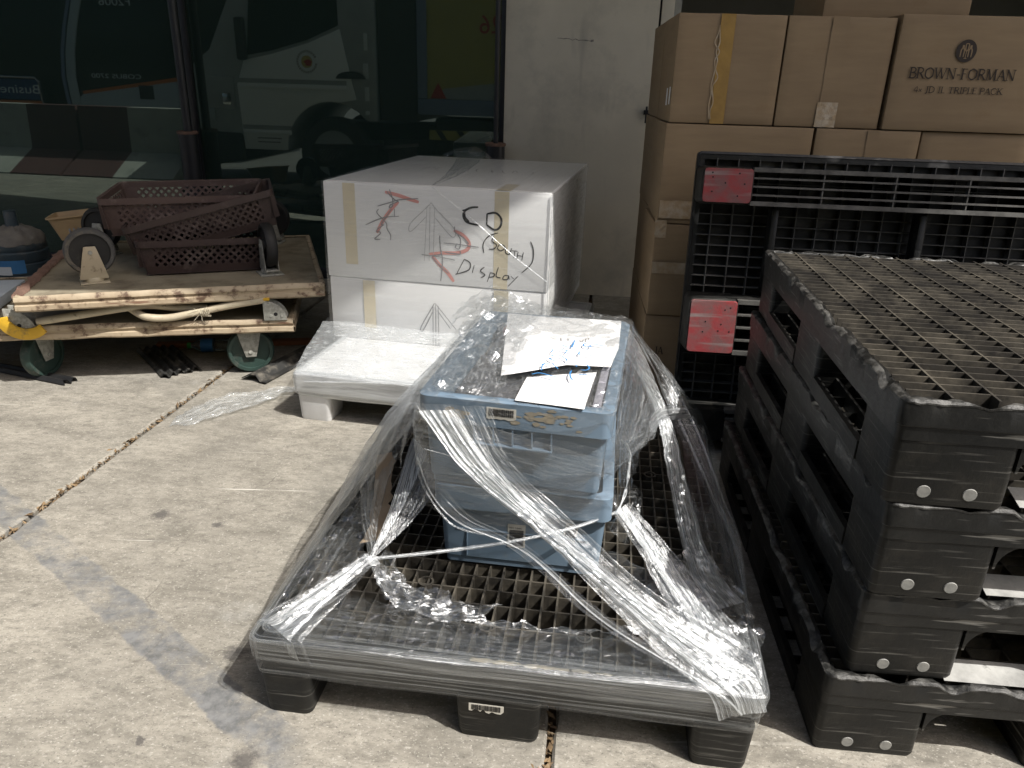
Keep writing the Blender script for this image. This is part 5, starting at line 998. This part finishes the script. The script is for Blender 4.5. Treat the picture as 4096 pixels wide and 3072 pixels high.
# film lying over the front of the deck, ending in a bunched edge
fr = [PW(0.02, -0.002, 0.203), PW(0.25, -0.002, 0.203), PW(0.5, -0.002, 0.203), PW(0.75, -0.002, 0.203), PW(0.96, 0.0, 0.203)]
rg = [(-0.40, 1.33, 0.215), (-0.20, 1.29, 0.215), (0.009, 1.235, 0.212), (0.20, 1.225, 0.212), (0.43, 1.22, 0.212)]
film('deck_sheet', fr, rg, 24, 70, F_deck, sf, pleat=0.002, pf=5, cr=0.0035, cs=14, seed=2, ragB=0.015)
film('deck_sheet', [p + Vector((0, 0, 0.002)) for p in fr], [Vector(p) + Vector((0, -0.045, 0)) for p in rg], 20, 60, F_deck, sf, cr=0.004, cs=11, seed=21, ragB=0.02)
r1 = [kn, (-0.275, 1.33, 0.235), (-0.235, 1.285, 0.222), (-0.165, 1.255, 0.22), (-0.08, 1.235, 0.217), (0.05, 1.222, 0.215), (0.22, 1.218, 0.214), (0.34, 1.24, 0.216)]
r2 = [kn + Vector((0.02, 0, -0.005)), (-0.225, 1.345, 0.24), (-0.175, 1.30, 0.235), (-0.11, 1.272, 0.23), (-0.03, 1.25, 0.222), (0.08, 1.236, 0.218), (0.23, 1.232, 0.216), (0.35, 1.252, 0.217)]
film('bunched_edge', r1, r2, 9, 80, F_glint, sf, cr=0.012, cs=26, seed=3, smooth=False, ridge=0.014, ragA=0.012, ragB=0.02)
film('bunched_edge', r1[:5], [Vector(p) + Vector((0.012, 0.012, 0.012)) for p in r2[:5]], 8, 44, F_glint, sf, cr=0.012, cs=33, seed=4, smooth=False, ridge=0.025, ragB=0.03)
# the band from the front corner to the knot, and the fan behind it
film('strap', [PW(-0.013, 0.075, 0.15), PW(-0.012, 0.07, 0.196), PW(0.004, 0.07, 0.206), (-0.40, 1.335, 0.235), kn + Vector((-0.012, 0.018, 0.004))], [PW(0.13, -0.013, 0.15), PW(0.115, -0.012, 0.196), PW(0.11, 0.004, 0.206), (-0.345, 1.265, 0.232), kn + Vector((0.02, -0.012, 0))], 26, 44, F_streak, sf, pleat=0.005, pf=18, cr=0.002, seed=5)
film('strap', [PW(-0.012, 0.04, 0.165), PW(-0.006, 0.045, 0.2), PW(0.02, 0.05, 0.208), (-0.395, 1.315, 0.24), kn + Vector((-0.008, 0.01, 0.004))], [PW(0.1, -0.013, 0.16), PW(0.09, -0.01, 0.2), PW(0.085, 0.004, 0.208), (-0.362, 1.285, 0.239), kn + Vector((0.012, -0.006, 0.002))], 16, 40, F_dense, sf, pleat=0.004, pf=10, cr=0.002, seed=45)
film('strap', [PW(-0.014, 0.05, 0.18), PW(0.0, 0.05, 0.207), (-0.405, 1.32, 0.243), kn + Vector((-0.01, 0.014, 0.006))], [PW(0.09, -0.014, 0.18), PW(0.09, 0.0, 0.208), (-0.36, 1.275, 0.24), kn + Vector((0.016, -0.008, 0.004))], 18, 40, F_glint, sf, pleat=0.006, pf=10, cr=0.004, cs=30, seed=6, smooth=False)
film('fan', [kn, (-0.355, 1.55, 0.26), (-0.405, 1.80, 0.225)], [kn + Vector((0.01, 0, 0.01)), (-0.30, 1.55, 0.31), (-0.30, 1.80, 0.31)], 20, 40, F_streak, sf, pleat=0.006, pf=14, cr=0.002, seed=8)
film('fan', [kn, (-0.255, 1.48, 0.335), (-0.20, 1.60, 0.42)], [kn + Vector((0.012, -0.004, 0.004)), (-0.215, 1.42, 0.33), (-0.160, 1.47, 0.39)], 22, 36, F_streak, sf, pleat=0.008, pf=12, cr=0.002, seed=9)
film('fan', [kn, (-0.27, 1.47, 0.33), (-0.235, 1.62, 0.44)], [kn + Vector((0.006, 0, 0.0)), (-0.24, 1.44, 0.345), (-0.19, 1.54, 0.44)], 14, 30, F_dense, sf, pleat=0.006, pf=8, cr=0.002, seed=10)
# curtain down the left side
film('side_curtain', [PW(-0.004, 0.05, 0.202), PW(-0.006, 0.35, 0.203), PW(-0.004, 0.7, 0.203), PW(0.0, 1.15, 0.203)], [(-0.20, 1.372, 0.60), (-0.185, 1.5, 0.62), (-0.15, 1.7, 0.64), (-0.08, 1.97, 0.66)], 40, 40, F_clear, sf, pleat=0.006, pf=9, cr=0.004, seed=11, sag=0.03)
film('side_curtain', [PW(-0.004, 0.42, 0.204), PW(-0.004, 0.8, 0.204), PW(0.0, 1.17, 0.204)], [(-0.195, 1.52, 0.56), (-0.15, 1.75, 0.61), (-0.09, 1.95, 0.645)], 34, 30, F_streak, sf, pleat=0.012, pf=11, cr=0.006, cs=11, seed=12, sag=0.02)
film('loose_edge', [(-0.34, 1.66, 0.34), (-0.30, 1.72, 0.41), (-0.24, 1.7, 0.47), (-0.2, 1.6, 0.5)], [(-0.33, 1.74, 0.30), (-0.27, 1.80, 0.40), (-0.2, 1.76, 0.49), (-0.18, 1.63, 0.53)], 8, 30, F_crumple, sf, cr=0.016, cs=20, seed=14, smooth=False, ridge=0.02)
film('crumple', [(-0.46, 1.36, 0.212), (-0.44, 1.48, 0.222), (-0.40, 1.60, 0.222), (-0.37, 1.7, 0.23)], [(-0.33, 1.38, 0.262), (-0.34, 1.46, 0.25), (-0.345, 1.54, 0.25), (-0.33, 1.64, 0.26)], 26, 34, F_crumple, sf, cr=0.014, cs=15, seed=15, smooth=False, ridge=0.02, ragB=0.03)
# hood over the upper crate
uFL, uFR, uBR, uBL = (MU @ Vector(p) for p in ((-0.006, -0.006, 0.2205), (0.414, -0.006, 0.2205), (0.414, 0.644, 0.2205), (-0.006, 0.644, 0.2205)))
dn = Vector((0, 0, -1))
film('hood_front', [uFL, uFL.lerp(uFR, 0.5) + Vector((0, -0.006, 0)), uFR], [(-0.185, 1.395, 0.40), (-0.05, 1.372, 0.345), (0.11, 1.375, 0.355), (0.235, 1.405, 0.385)], 40, 44, F_crumple, sf, pleat=0.004, pf=6, cr=0.006, cs=9, seed=16, ridge=0.010)
film('hood_front', [uFL + dn*0.07, uFL.lerp(uFR, 0.5) + Vector((0, -0.012, -0.06)), uFR + dn*0.08], [(-0.17, 1.41, 0.42), (-0.03, 1.385, 0.37), (0.12, 1.385, 0.38), (0.225, 1.41, 0.40)], 30, 40, F_clear, sf, pleat=0.004, pf=16, cr=0.005, cs=9, seed=17)
film('hood_front', [uFL + Vector((0, -0.01, -0.02)), (-0.19, 1.36, 0.55), (-0.175, 1.385, 0.44)], [uFR + Vector((0, -0.01, -0.1)), (0.18, 1.33, 0.48), (0.225, 1.395, 0.395)], 40, 40, film_mat('hazy_film', 0.02, 0.3, bump=0.4, rough=0.2, su=14, sv=260, crinkle=24, th=(0.48, 0.72), gloss=0.1, edge=0.03), sf, pleat=0.003, pf=9, cr=0.004, cs=10, seed=44)
strand('hem', [uFL + Vector((0, 0, -0.06)), (-0.192, 1.375, 0.52), (-0.18, 1.39, 0.44), (-0.12, 1.36, 0.372), (-0.05, 1.362, 0.346)], 0.003, F_streak, sf, 51)
film('hood_top', [uFL, uFL.lerp(uBL, 0.35) + Vector((0, 0, 0.012)), uFL.lerp(uBL, 0.75) + Vector((0, 0, 0.05)), uBL + Vector((0.01, 0.01, 0.035))], [uFR, uFR.lerp(uBR, 0.35) + Vector((0, 0, 0.008)), uFR.lerp(uBR, 0.75) + Vector((0, 0, 0.008)), uBR + Vector((0, 0, 0.004))], 40, 56, F_glint, sf, pleat=0.002, pf=5, cr=0.008, cs=22, seed=18, sag=-0.018, smooth=False, ridge=0.014)
film('hood_top', [uFL + Vector((0.02, 0.03, 0.006)), uFL.lerp(uBL, 0.6) + Vector((0.01, 0, 0.03)), uBL + Vector((0.03, -0.02, 0.05))], [uFL.lerp(uFR, 0.45) + Vector((0, 0.02, 0.016)), uFL.lerp(uFR, 0.4).lerp(uBL.lerp(uBR, 0.4), 0.55) + Vector((0, 0, 0.032)), uBL.lerp(uBR, 0.45) + Vector((0, -0.02, 0.03))], 22, 32, F_glint, sf, cr=0.014, cs=20, seed=19, smooth=False, ridge=0.022)
F_spark = film_mat('sparkling_film', 0.0, 0.12, bump=0.0, rough=0.22, su=160, sv=30, crinkle=50, th=(0.55, 0.75), gloss=0.13, edge=0.04)
film('hood_top', [uFL + Vector((0.01, 0.01, 0.006)), uFL.lerp(uBL, 0.5) + Vector((0, 0, 0.03)), uBL + Vector((0.0, 0.0, 0.045))], [uFR + Vector((0, 0.01, 0.004)), uFR.lerp(uBR, 0.5) + Vector((0, 0, 0.012)), uBR + Vector((0, 0, 0.008))], 64, 84, F_spark, sf, cr=0.0042, cs=52, seed=46, sag=-0.014, smooth=False, ridge=0.008)
film('hood_right', [uFR + Vector((0.006, 0, 0)), uFR.lerp(uBR, 0.5) + Vector((0.008, 0, 0)), uBR], [(0.255, 1.42, 0.41), (0.32, 1.63, 0.41), (0.40, 1.88, 0.42)], 50, 60, F_spark, sf, pleat=0.006, pf=10, cr=0.005, cs=36, seed=48, smooth=False, ridge=0.010)
film('crumple', [(-0.48, 1.30, 0.212), (-0.45, 1.45, 0.222), (-0.40, 1.7, 0.23)], [(-0.31, 1.38, 0.262), (-0.335, 1.5, 0.25), (-0.33, 1.66, 0.27)], 50, 60, F_spark, sf, cr=0.006, cs=40, seed=49, smooth=False, ridge=0.012)
film('deck_sheet', [p + Vector((0, 0, 0.004)) for p in fr], [Vector(p) + Vector((0, -0.01, 0.004)) for p in rg], 40, 130, F_spark, sf, cr=0.003, cs=44, seed=61, smooth=False, ridge=0.004, ragB=0.02)
film('hood_left', [uFL, uFL.lerp(uBL, 0.5), uBL], [(-0.235, 1.42, 0.46), (-0.24, 1.62, 0.48), (-0.14, 1.98, 0.5)], 20, 36, F_clear, sf, pleat=0.006, pf=6, cr=0.006, seed=20)
film('hood_right', [uFR, uFR.lerp(uBR, 0.5), uBR], [(0.245, 1.42, 0.40), (0.30, 1.62, 0.40), (0.38, 1.90, 0.42)], 24, 40, F_clear, sf, pleat=0.008, pf=8, cr=0.007, cs=10, seed=22, ridge=0.01)
film('hood_right', [uFR + Vector((0.004, 0.02, -0.05)), uFR.lerp(uBR, 0.5) + dn*0.04, uBR + dn*0.03], [(0.25, 1.47, 0.47), (0.35, 1.68, 0.42), (0.42, 1.86, 0.40)], 26, 36, F_streak, sf, pleat=0.012, pf=9, cr=0.006, cs=14, seed=23, smooth=False)
film('hood_back', [uBL + Vector((0, 0, 0.02)), uBL.lerp(uBR, 0.5), uBR], [PW(0.05, 1.19, 0.204), PW(0.5, 1.2, 0.204), PW(0.95, 1.19, 0.204)], 30, 40, F_clear, sf, pleat=0.01, pf=8, cr=0.006, seed=24, sag=0.03)
film('tent', [uBL + Vector((-0.03, -0.12, 0.03)), uBL + Vector((0.02, -0.02, 0.055)), uBL + Vector((0.14, -0.02, 0.045))], [uBL + Vector((-0.09, -0.10, -0.03)), uBL + Vector((-0.07, 0.02, -0.01)), uBL + Vector((0.0, 0.07, 0.0))], 14, 30, F_crumple, sf, cr=0.02, cs=18, seed=25, smooth=False, ridge=0.03)
# straps tied down to the front right corner
FRc = PW(0.985, 0.03, 0.210)
film('strap', [(-0.19, 1.352, 0.655), (-0.09, 1.315, 0.53), (0.055, 1.285, 0.415), (0.24, 1.178, 0.272), PW(0.87, 0.0, 0.208), PW(0.90, -0.013, 0.19), PW(0.92, -0.014, 0.14)], [(-0.03, 1.335, 0.66), (0.0, 1.312, 0.56), (0.095, 1.335, 0.445), (0.29, 1.239, 0.310), PW(0.96, 0.10, 0.235), PW(1.0, 0.06, 0.212), PW(1.013, 0.03, 0.15)], 30, 90, F_streak, sf, pleat=0.005, pf=20, cr=0.0025, cs=20, seed=26)
film('strap', [(-0.185, 1.348, 0.64), (-0.085, 1.312, 0.52), (0.06, 1.28, 0.41), (0.262, 1.178, 0.276), PW(0.91, 0.0, 0.211), PW(0.94, -0.013, 0.195), PW(0.955, -0.014, 0.16)], [(-0.10, 1.335, 0.65), (-0.03, 1.31, 0.54), (0.08, 1.306, 0.426), (0.288, 1.212, 0.297), PW(0.955, 0.05, 0.229), PW(0.99, 0.02, 0.21), PW(1.008, -0.005, 0.165)], 22, 80, F_dense, sf, pleat=0.006, pf=14, cr=0.002, cs=26, seed=27)
film('strap', [(0.02, 1.285, 0.445), (0.12, 1.24, 0.372), (0.27, 1.175, 0.282), PW(0.93, -0.008, 0.211)], [(0.045, 1.29, 0.452), (0.15, 1.25, 0.380), (0.295, 1.19, 0.292), PW(0.985, 0.03, 0.216)], 12, 70, F_glint, sf, pleat=0.006, pf=9, cr=0.004, cs=40, seed=41, smooth=False)
for k in range(7):
    q = rnd.random(); strand('filament', [(-0.18 + 0.13*q, 1.345, 0.655 - 0.02*k), (-0.06 + 0.05*q, 1.31, 0.53), (0.065 + 0.02*q, 1.285, 0.42), (0.27 + 0.04*q, 1.18, 0.285), PW(0.89 + 0.1*q, 0.0 + 0.03*q, 0.213)], 0.0011, F_dense, sf, 20 + k)
film('strap', [(-0.165, 1.395, 0.42), (-0.10, 1.36, 0.375), (0.03, 1.30, 0.34), (0.18, 1.19, 0.265), (0.38, 1.085, 0.205), PW(0.95, -0.012, 0.15)], [(-0.135, 1.385, 0.44), (-0.07, 1.355, 0.39), (0.05, 1.305, 0.355), (0.20, 1.20, 0.275), (0.40, 1.092, 0.21), PW(0.97, -0.01, 0.165)], 10, 60, F_streak, sf, pleat=0.003, pf=10, cr=0.002, seed=28)
strand('filament', [(-0.19, 1.372, 0.52), (-0.165, 1.385, 0.43), (-0.10, 1.352, 0.378), (0.04, 1.30, 0.345), (0.19, 1.192, 0.27), (0.39, 1.082, 0.21), PW(0.96, -0.014, 0.16)], 0.0022, F_dense, sf, 40)
film('strap', [(0.228, 1.42, 0.372), (0.285, 1.355, 0.31), (0.345, 1.25, 0.235), PW(0.90, 0.06, 0.210), PW(0.985, 0.0, 0.207), PW(1.008, -0.01, 0.16)], [(0.27, 1.465, 0.376), (0.365, 1.40, 0.295), (0.455, 1.28, 0.228), PW(0.985, 0.16, 0.210), PW(1.005, 0.10, 0.206), PW(1.013, 0.06, 0.16)], 34, 70, F_streak, sf, pleat=0.006, pf=20, cr=0.003, cs=22, seed=29)
film('strap', [(0.238, 1.425, 0.374), (0.305, 1.352, 0.302), (0.37, 1.25, 0.238), PW(0.92, 0.04, 0.211)], [(0.26, 1.45, 0.376), (0.345, 1.38, 0.30), (0.425, 1.28, 0.232), PW(0.99, 0.12, 0.209)], 20, 60, F_dense, sf, pleat=0.005, pf=12, cr=0.003, cs=26, seed=42)
film('corner_sheet', [(0.30, 1.36, 0.275), (0.36, 1.26, 0.236), (0.40, 1.17, 0.218), PW(0.93, 0.03, 0.209)], [(0.45, 1.50, 0.25), (0.505, 1.38, 0.226), (0.53, 1.25, 0.212), PW(1.004, 0.10, 0.206)], 40, 50, F_glint, sf, cr=0.009, cs=26, seed=30, smooth=False, ridge=0.010)
film('corner_sheet', [(0.22, 1.30, 0.217), (0.27, 1.24, 0.220), (0.34, 1.17, 0.215), PW(0.88, 0.02, 0.208)], [(0.36, 1.40, 0.228), (0.40, 1.30, 0.228), (0.44, 1.2, 0.218), PW(0.98, 0.06, 0.208)], 30, 40, F_glint, sf, cr=0.007, cs=24, seed=31, smooth=False, ridge=0.008)
film('knot', [kn + Vector((-0.02, 0.0, -0.012)), kn + Vector((-0.005, -0.008, 0.016)), kn + Vector((0.02, -0.006, 0.004))], [kn + Vector((-0.012, -0.012, -0.02)), kn + Vector((0.004, -0.02, -0.004)), kn + Vector((0.024, -0.012, -0.014))], 10, 16, F_dense, sf, cr=0.008, cs=50, seed=43, smooth=False)
strand('rope', [kn, (-0.16, 1.372, 0.292), (0.0, 1.368, 0.325), (0.14, 1.38, 0.358), (0.245, 1.415, 0.382)], 0.0048, F_dense, sf, 1)
strand('rope', [(0.235, 1.405, 0.378), (0.255, 1.43, 0.42), (0.262, 1.45, 0.5), (0.235, 1.4, 0.56)], 0.0036, F_dense, sf, 2)
# right-hand drapes
film('drape', [(0.27, 1.70, 0.655), (0.335, 1.80, 0.54), (0.400, 1.84, 0.40), (0.415, 1.68, 0.275), (0.415, 1.45, 0.222), PW(0.93, 0.22, 0.208)], [(0.305, 1.89, 0.66), (0.375, 1.92, 0.54), (0.440, 1.90, 0.40), (0.475, 1.74, 0.265), (0.48, 1.5, 0.215), PW(0.998, 0.26, 0.206)], 24, 80, F_dense, sf, pleat=0.006, pf=14, cr=0.004, cs=18, seed=32)
film('drape', [(0.30, 1.87, 0.655), (0.40, 1.94, 0.50), (0.47, 1.9, 0.34), (0.53, 1.72, 0.235), (0.545, 1.55, 0.212), PW(0.998, 0.18, 0.206)], [(0.31, 1.91, 0.66), (0.44, 2.01, 0.50), (0.54, 1.97, 0.34), (0.585, 1.80, 0.215), (0.578, 1.6, 0.205), PW(1.004, 0.2, 0.2)], 18, 80, F_streak, sf, pleat=0.005, pf=12, cr=0.003, seed=33)
film('drape', [(0.405, 1.84, 0.40), (0.42, 1.68, 0.28), (0.42, 1.46, 0.225), (0.43, 1.32, 0.215)], [(0.425, 1.865, 0.40), (0.455, 1.71, 0.275), (0.455, 1.48, 0.222), (0.465, 1.33, 0.213)], 9, 60, F_glint, sf, cr=0.008, cs=30, seed=34, smooth=False, ridge=0.010)
film('web', [(0.205, 1.36, 0.59), (0.30, 1.58, 0.51), (0.405, 1.83, 0.45)], [(0.225, 1.40, 0.48), (0.32, 1.62, 0.43), (0.410, 1.84, 0.40)], 24, 40, F_streak, sf, pleat=0.014, pf=6, cr=0.008, cs=13, seed=35)
film('web', [(0.36, 1.72, 0.47), (0.42, 1.85, 0.44), (0.5, 1.95, 0.40)], [(0.36, 1.74, 0.415), (0.42, 1.86, 0.39), (0.52, 1.97, 0.36)], 10, 24, F_dense, sf, pleat=0.006, pf=5, cr=0.004, seed=36)
film('back_drape', [(0.32, 1.92, 0.65), (0.46, 2.08, 0.46), (0.58, 2.2, 0.26), PW(0.99, 1.19, 0.204)], [(0.42, 1.93, 0.5), (0.53, 1.98, 0.38), (0.60, 1.95, 0.24), PW(1.0, 0.75, 0.204)], 24, 40, F_clear, sf, pleat=0.012, pf=7, cr=0.008, cs=12, seed=37)
film('deck_scrap', [(0.24, 1.52, 0.21), (0.32, 1.46, 0.222), (0.42, 1.44, 0.225), (0.5, 1.44, 0.212)], [(0.25, 1.40, 0.205), (0.34, 1.36, 0.212), (0.42, 1.36, 0.215), (0.5, 1.38, 0.207)], 14, 30, F_clear, sf, cr=0.008, cs=14, seed=38, ridge=0.012, ragA=0.03)
film('deck_scrap', [(0.46, 1.72, 0.21), (0.47, 1.58, 0.222), (0.48, 1.44, 0.215)], [(0.575, 1.74, 0.208), (0.565, 1.58, 0.215), (0.55, 1.42, 0.207)], 20, 34, F_clear, sf, cr=0.008, cs=16, seed=39, ridge=0.010)
film('loose_bag', [(0.245, 1.50, 0.37), (0.30, 1.56, 0.36), (0.335, 1.60, 0.31), (0.33, 1.58, 0.25)], [(0.235, 1.48, 0.30), (0.255, 1.50, 0.27), (0.275, 1.52, 0.245), (0.295, 1.54, 0.225)], 14, 24, F_crumple, sf, cr=0.016, cs=20, seed=40, smooth=False, ridge=0.02)
# strip of brown paper tape caught under the film
g = G(); cc = curve([(-0.335, 1.80, 0.30), (-0.325, 1.70, 0.265), (-0.315, 1.58, 0.235), (-0.325, 1.5, 0.222)], 24)
g.grid([[p + Vector((-0.022 - 0.01*noise.noise(p*30), 0, 0)) for p in cc], [p + Vector((0.022 + 0.012*noise.noise(p*44), 0.01, 0.006)) for p in cc]]); o = g.obj('paper_tape', mat('brown_paper_tape', (0.4, 0.31, 0.22), (0.33, 0.25, 0.17), 0.8, 16, stretch=(1, 1, 1)), None); tag(o, 'torn strip of brown paper tape caught under the film beside the crates', 'tape')
g = G()
for i in range(26):
    x = 0.44 + rnd.random()*0.28; rr = rnd.uniform(0.004, 0.012); n_ = 8
    g.add([PW(x + rr*2*math.cos(a*6.283/n_)*rnd.uniform(.6, 1.2), 0.006 + 0.006*rnd.random() + rr*0.5*math.sin(a*6.283/n_), 0.1968 + 0.00003*i) for a in range(n_)], [tuple(range(n_))])
o = g.obj('label_residue', K['glue']); tag(o, 'scraps of torn tan label along the front rim of the wrapped pallet', 'residue', kind='stuff')
o = barcode(None, MW @ Matrix.Translation((0.478, -0.004, 0.088)), 0.07, 0.022, seed=12, torn=0.25, name='torn_barcode'); tag(o, 'torn white barcode sticker on the middle foot of the wrapped pallet', 'sticker')

# film on the white boxes and their pallet
wf = thing('box_film', 'clear film wound round the white boxes and their white pallet', 'film')
def PP(x, y, z): return MP @ Vector((x, y, z))
def PB(x, y, z): return MB @ Vector((x, y, z))
F_wrap = film_mat('tight_wrap_film', 0.02, 0.14, bump=0.15, rough=0.22, su=60, sv=1.5, crinkle=9, th=(0.5, 0.75), gloss=0.1)
film('front_wrap', [PB(-0.004, -0.006, 0.25), PB(BW/2, -0.008, 0.24), PB(BW + 0.004, -0.006, 0.235)], [PB(-0.004, -0.005, 0.853), PB(BW/2, -0.006, 0.854), PB(BW + 0.004, -0.005, 0.853)], 40, 40, F_wrap, wf, cr=0.0016, cs=6, seed=50)
film('side_wrap', [PB(BW + 0.006, -0.004, 0.24), PB(BW + 0.01, 0.6, 0.25), PB(BW + 0.006, 1.2, 0.25)], [PB(BW + 0.006, -0.004, 0.853), PB(BW + 0.008, 0.6, 0.853), PB(BW + 0.006, 1.2, 0.853)], 40, 40, film_mat('diagonal_wrap_film', 0.05, 0.3, bump=0.4, rough=0.2, su=60, sv=9, crinkle=10, th=(0.45, 0.7), gloss=0.1), wf, pleat=0.004, pf=9, cr=0.004, cs=7, seed=51)
film('top_wrap', [PB(0, -0.003, 0.8565), PB(0.0, 1.2, 0.8565)], [PB(BW, -0.003, 0.8565), PB(BW, 1.2, 0.8565)], 40, 30, F_wrap, wf, cr=0.0015, cs=7, seed=52)
film('top_twist', [PB(0.46, -0.004, 0.858), PB(0.40, 0.4, 0.862), PB(0.30, 0.9, 0.866), PB(0.22, 1.18, 0.885)], [PB(0.47, -0.004, 0.858), PB(0.47, 0.4, 0.864), PB(0.42, 0.9, 0.868), PB(0.36, 1.2, 0.885)], 12, 40, F_streak, wf, pleat=0.006, pf=7, cr=0.004, cs=14, seed=53)
film('top_tuft', [PB(0.16, 1.18, 0.862), PB(0.24, 1.19, 0.905), PB(0.34, 1.2, 0.902), PB(0.42, 1.2, 0.862)], [PB(0.2, 1.05, 0.862), PB(0.26, 1.05, 0.884), PB(0.33, 1.06, 0.882), PB(0.4, 1.06, 0.862)], 8, 26, F_crumple, wf, cr=0.014, cs=16, seed=54, smooth=False)
strand('crease', [PB(0.46, -0.007, 0.852), PB(0.62, -0.009, 0.74), PB(0.80, -0.009, 0.60), PB(0.932, -0.008, 0.51)], 0.0016, F_streak, wf, 5)
strand('crease', [PB(BW + 0.003, -0.005, 0.85), PB(BW + 0.004, -0.006, 0.65), PB(BW + 0.003, -0.006, 0.45), PB(BW + 0.002, -0.006, 0.3)], 0.003, F_dense, wf, 6)
film('apron', [PB(-0.03, -0.015, 0.265), PB(0.15, -0.012, 0.27), PB(0.45, -0.012, 0.265), PB(0.75, -0.012, 0.26), PB(0.95, -0.01, 0.25)], [PP(0.0, -0.004, 0.198), PP(0.2, -0.006, 0.198), PP(0.5, -0.006, 0.198), PP(0.8, -0.006, 0.198), PP(1.0, -0.004, 0.198)], 20, 56, film_mat('milky_crumpled_film', 0.2, 0.35, bump=0.3, rough=0.16, su=60, sv=20, crinkle=16, th=(0.5, 0.7), gloss=0.1), wf, pleat=0.006, pf=6, cr=0.006, cs=9, seed=55, smooth=False, ridge=0.007, sag=0.015)
film('apron_side', [PB(-0.02, 0.0, 0.27), PB(-0.02, 0.4, 0.26), PB(-0.02, 0.8, 0.26)], [PP(-0.003, 0.0, 0.198), PP(-0.003, 0.5, 0.198), PP(-0.003, 1.0, 0.198)], 20, 40, F_crumple, wf, cr=0.01, cs=12, seed=56, smooth=False, ridge=0.012)
skirt(MP, 1.0, 1.3, [(0.03, 0.1995), (0.002, 0.2), (-0.005, 0.193), (-0.006, 0.17), (-0.005, 0.14), (-0.004, 0.112), (0.006, 0.1)], 33, 'edge_wrap', film_mat('milky_edge_film', 0.12, 0.4, bump=0.2, rough=0.3, su=120, sv=2, crinkle=12, th=(0.4, 0.65), gloss=0.12), 0.004, wf)
strand('edge_strand', [PP(0.05, -0.01, 0.165), PP(0.3, -0.012, 0.19), PP(0.6, -0.01, 0.21), PP(0.9, 0.02, 0.235)], 0.004, F_dense, wf, 8)
film('bubble', [PB(-0.02, 0.35, 0.22), PB(-0.10, 0.38, 0.27), PB(-0.115, 0.42, 0.34), PB(-0.06, 0.45, 0.40), PB(-0.005, 0.47, 0.41)], [PB(-0.02, 0.62, 0.22), PB(-0.08, 0.6, 0.27), PB(-0.09, 0.6, 0.33), PB(-0.05, 0.6, 0.38), PB(-0.005, 0.6, 0.40)], 12, 26, F_clear, wf, cr=0.01, cs=9, seed=57)
film('side_flap', [PB(BW + 0.01, 0.25, 0.34), PB(BW + 0.14, 0.3, 0.3), PB(BW + 0.26, 0.36, 0.24), PB(BW + 0.3, 0.4, 0.12)], [PB(BW + 0.01, 0.3, 0.05), PB(BW + 0.12, 0.33, 0.04), PB(BW + 0.22, 0.38, 0.03), PB(BW + 0.28, 0.42, 0.02)], 14, 24, F_streak, wf, cr=0.012, cs=9, seed=58)
# scrap of film on the ground
o = film('film_scrap', [(-1.30, 2.66, 0.004), (-1.19, 2.80, 0.022), (-1.05, 2.90, 0.02), (-0.90, 2.985, 0.02), (-0.83, 3.0, 0.05)], [(-1.285, 2.54, 0.003), (-1.15, 2.62, 0.014), (-1.02, 2.75, 0.02), (-0.90, 2.91, 0.02), (-0.82, 2.95, 0.06)], 26, 60, film_mat('scrap_film', 0.16, 0.3, bump=0.7, rough=0.14, su=60, sv=25, crinkle=35, th=(0.45, 0.7), gloss=0.12), None, cr=0.009, cs=17, seed=60, smooth=False, ridge=0.012, ragA=0.02, ragB=0.02, pleat=0.006, pf=6)
tag(o, 'crumpled scrap of clear film trailing on the concrete from the white pallet', 'film')
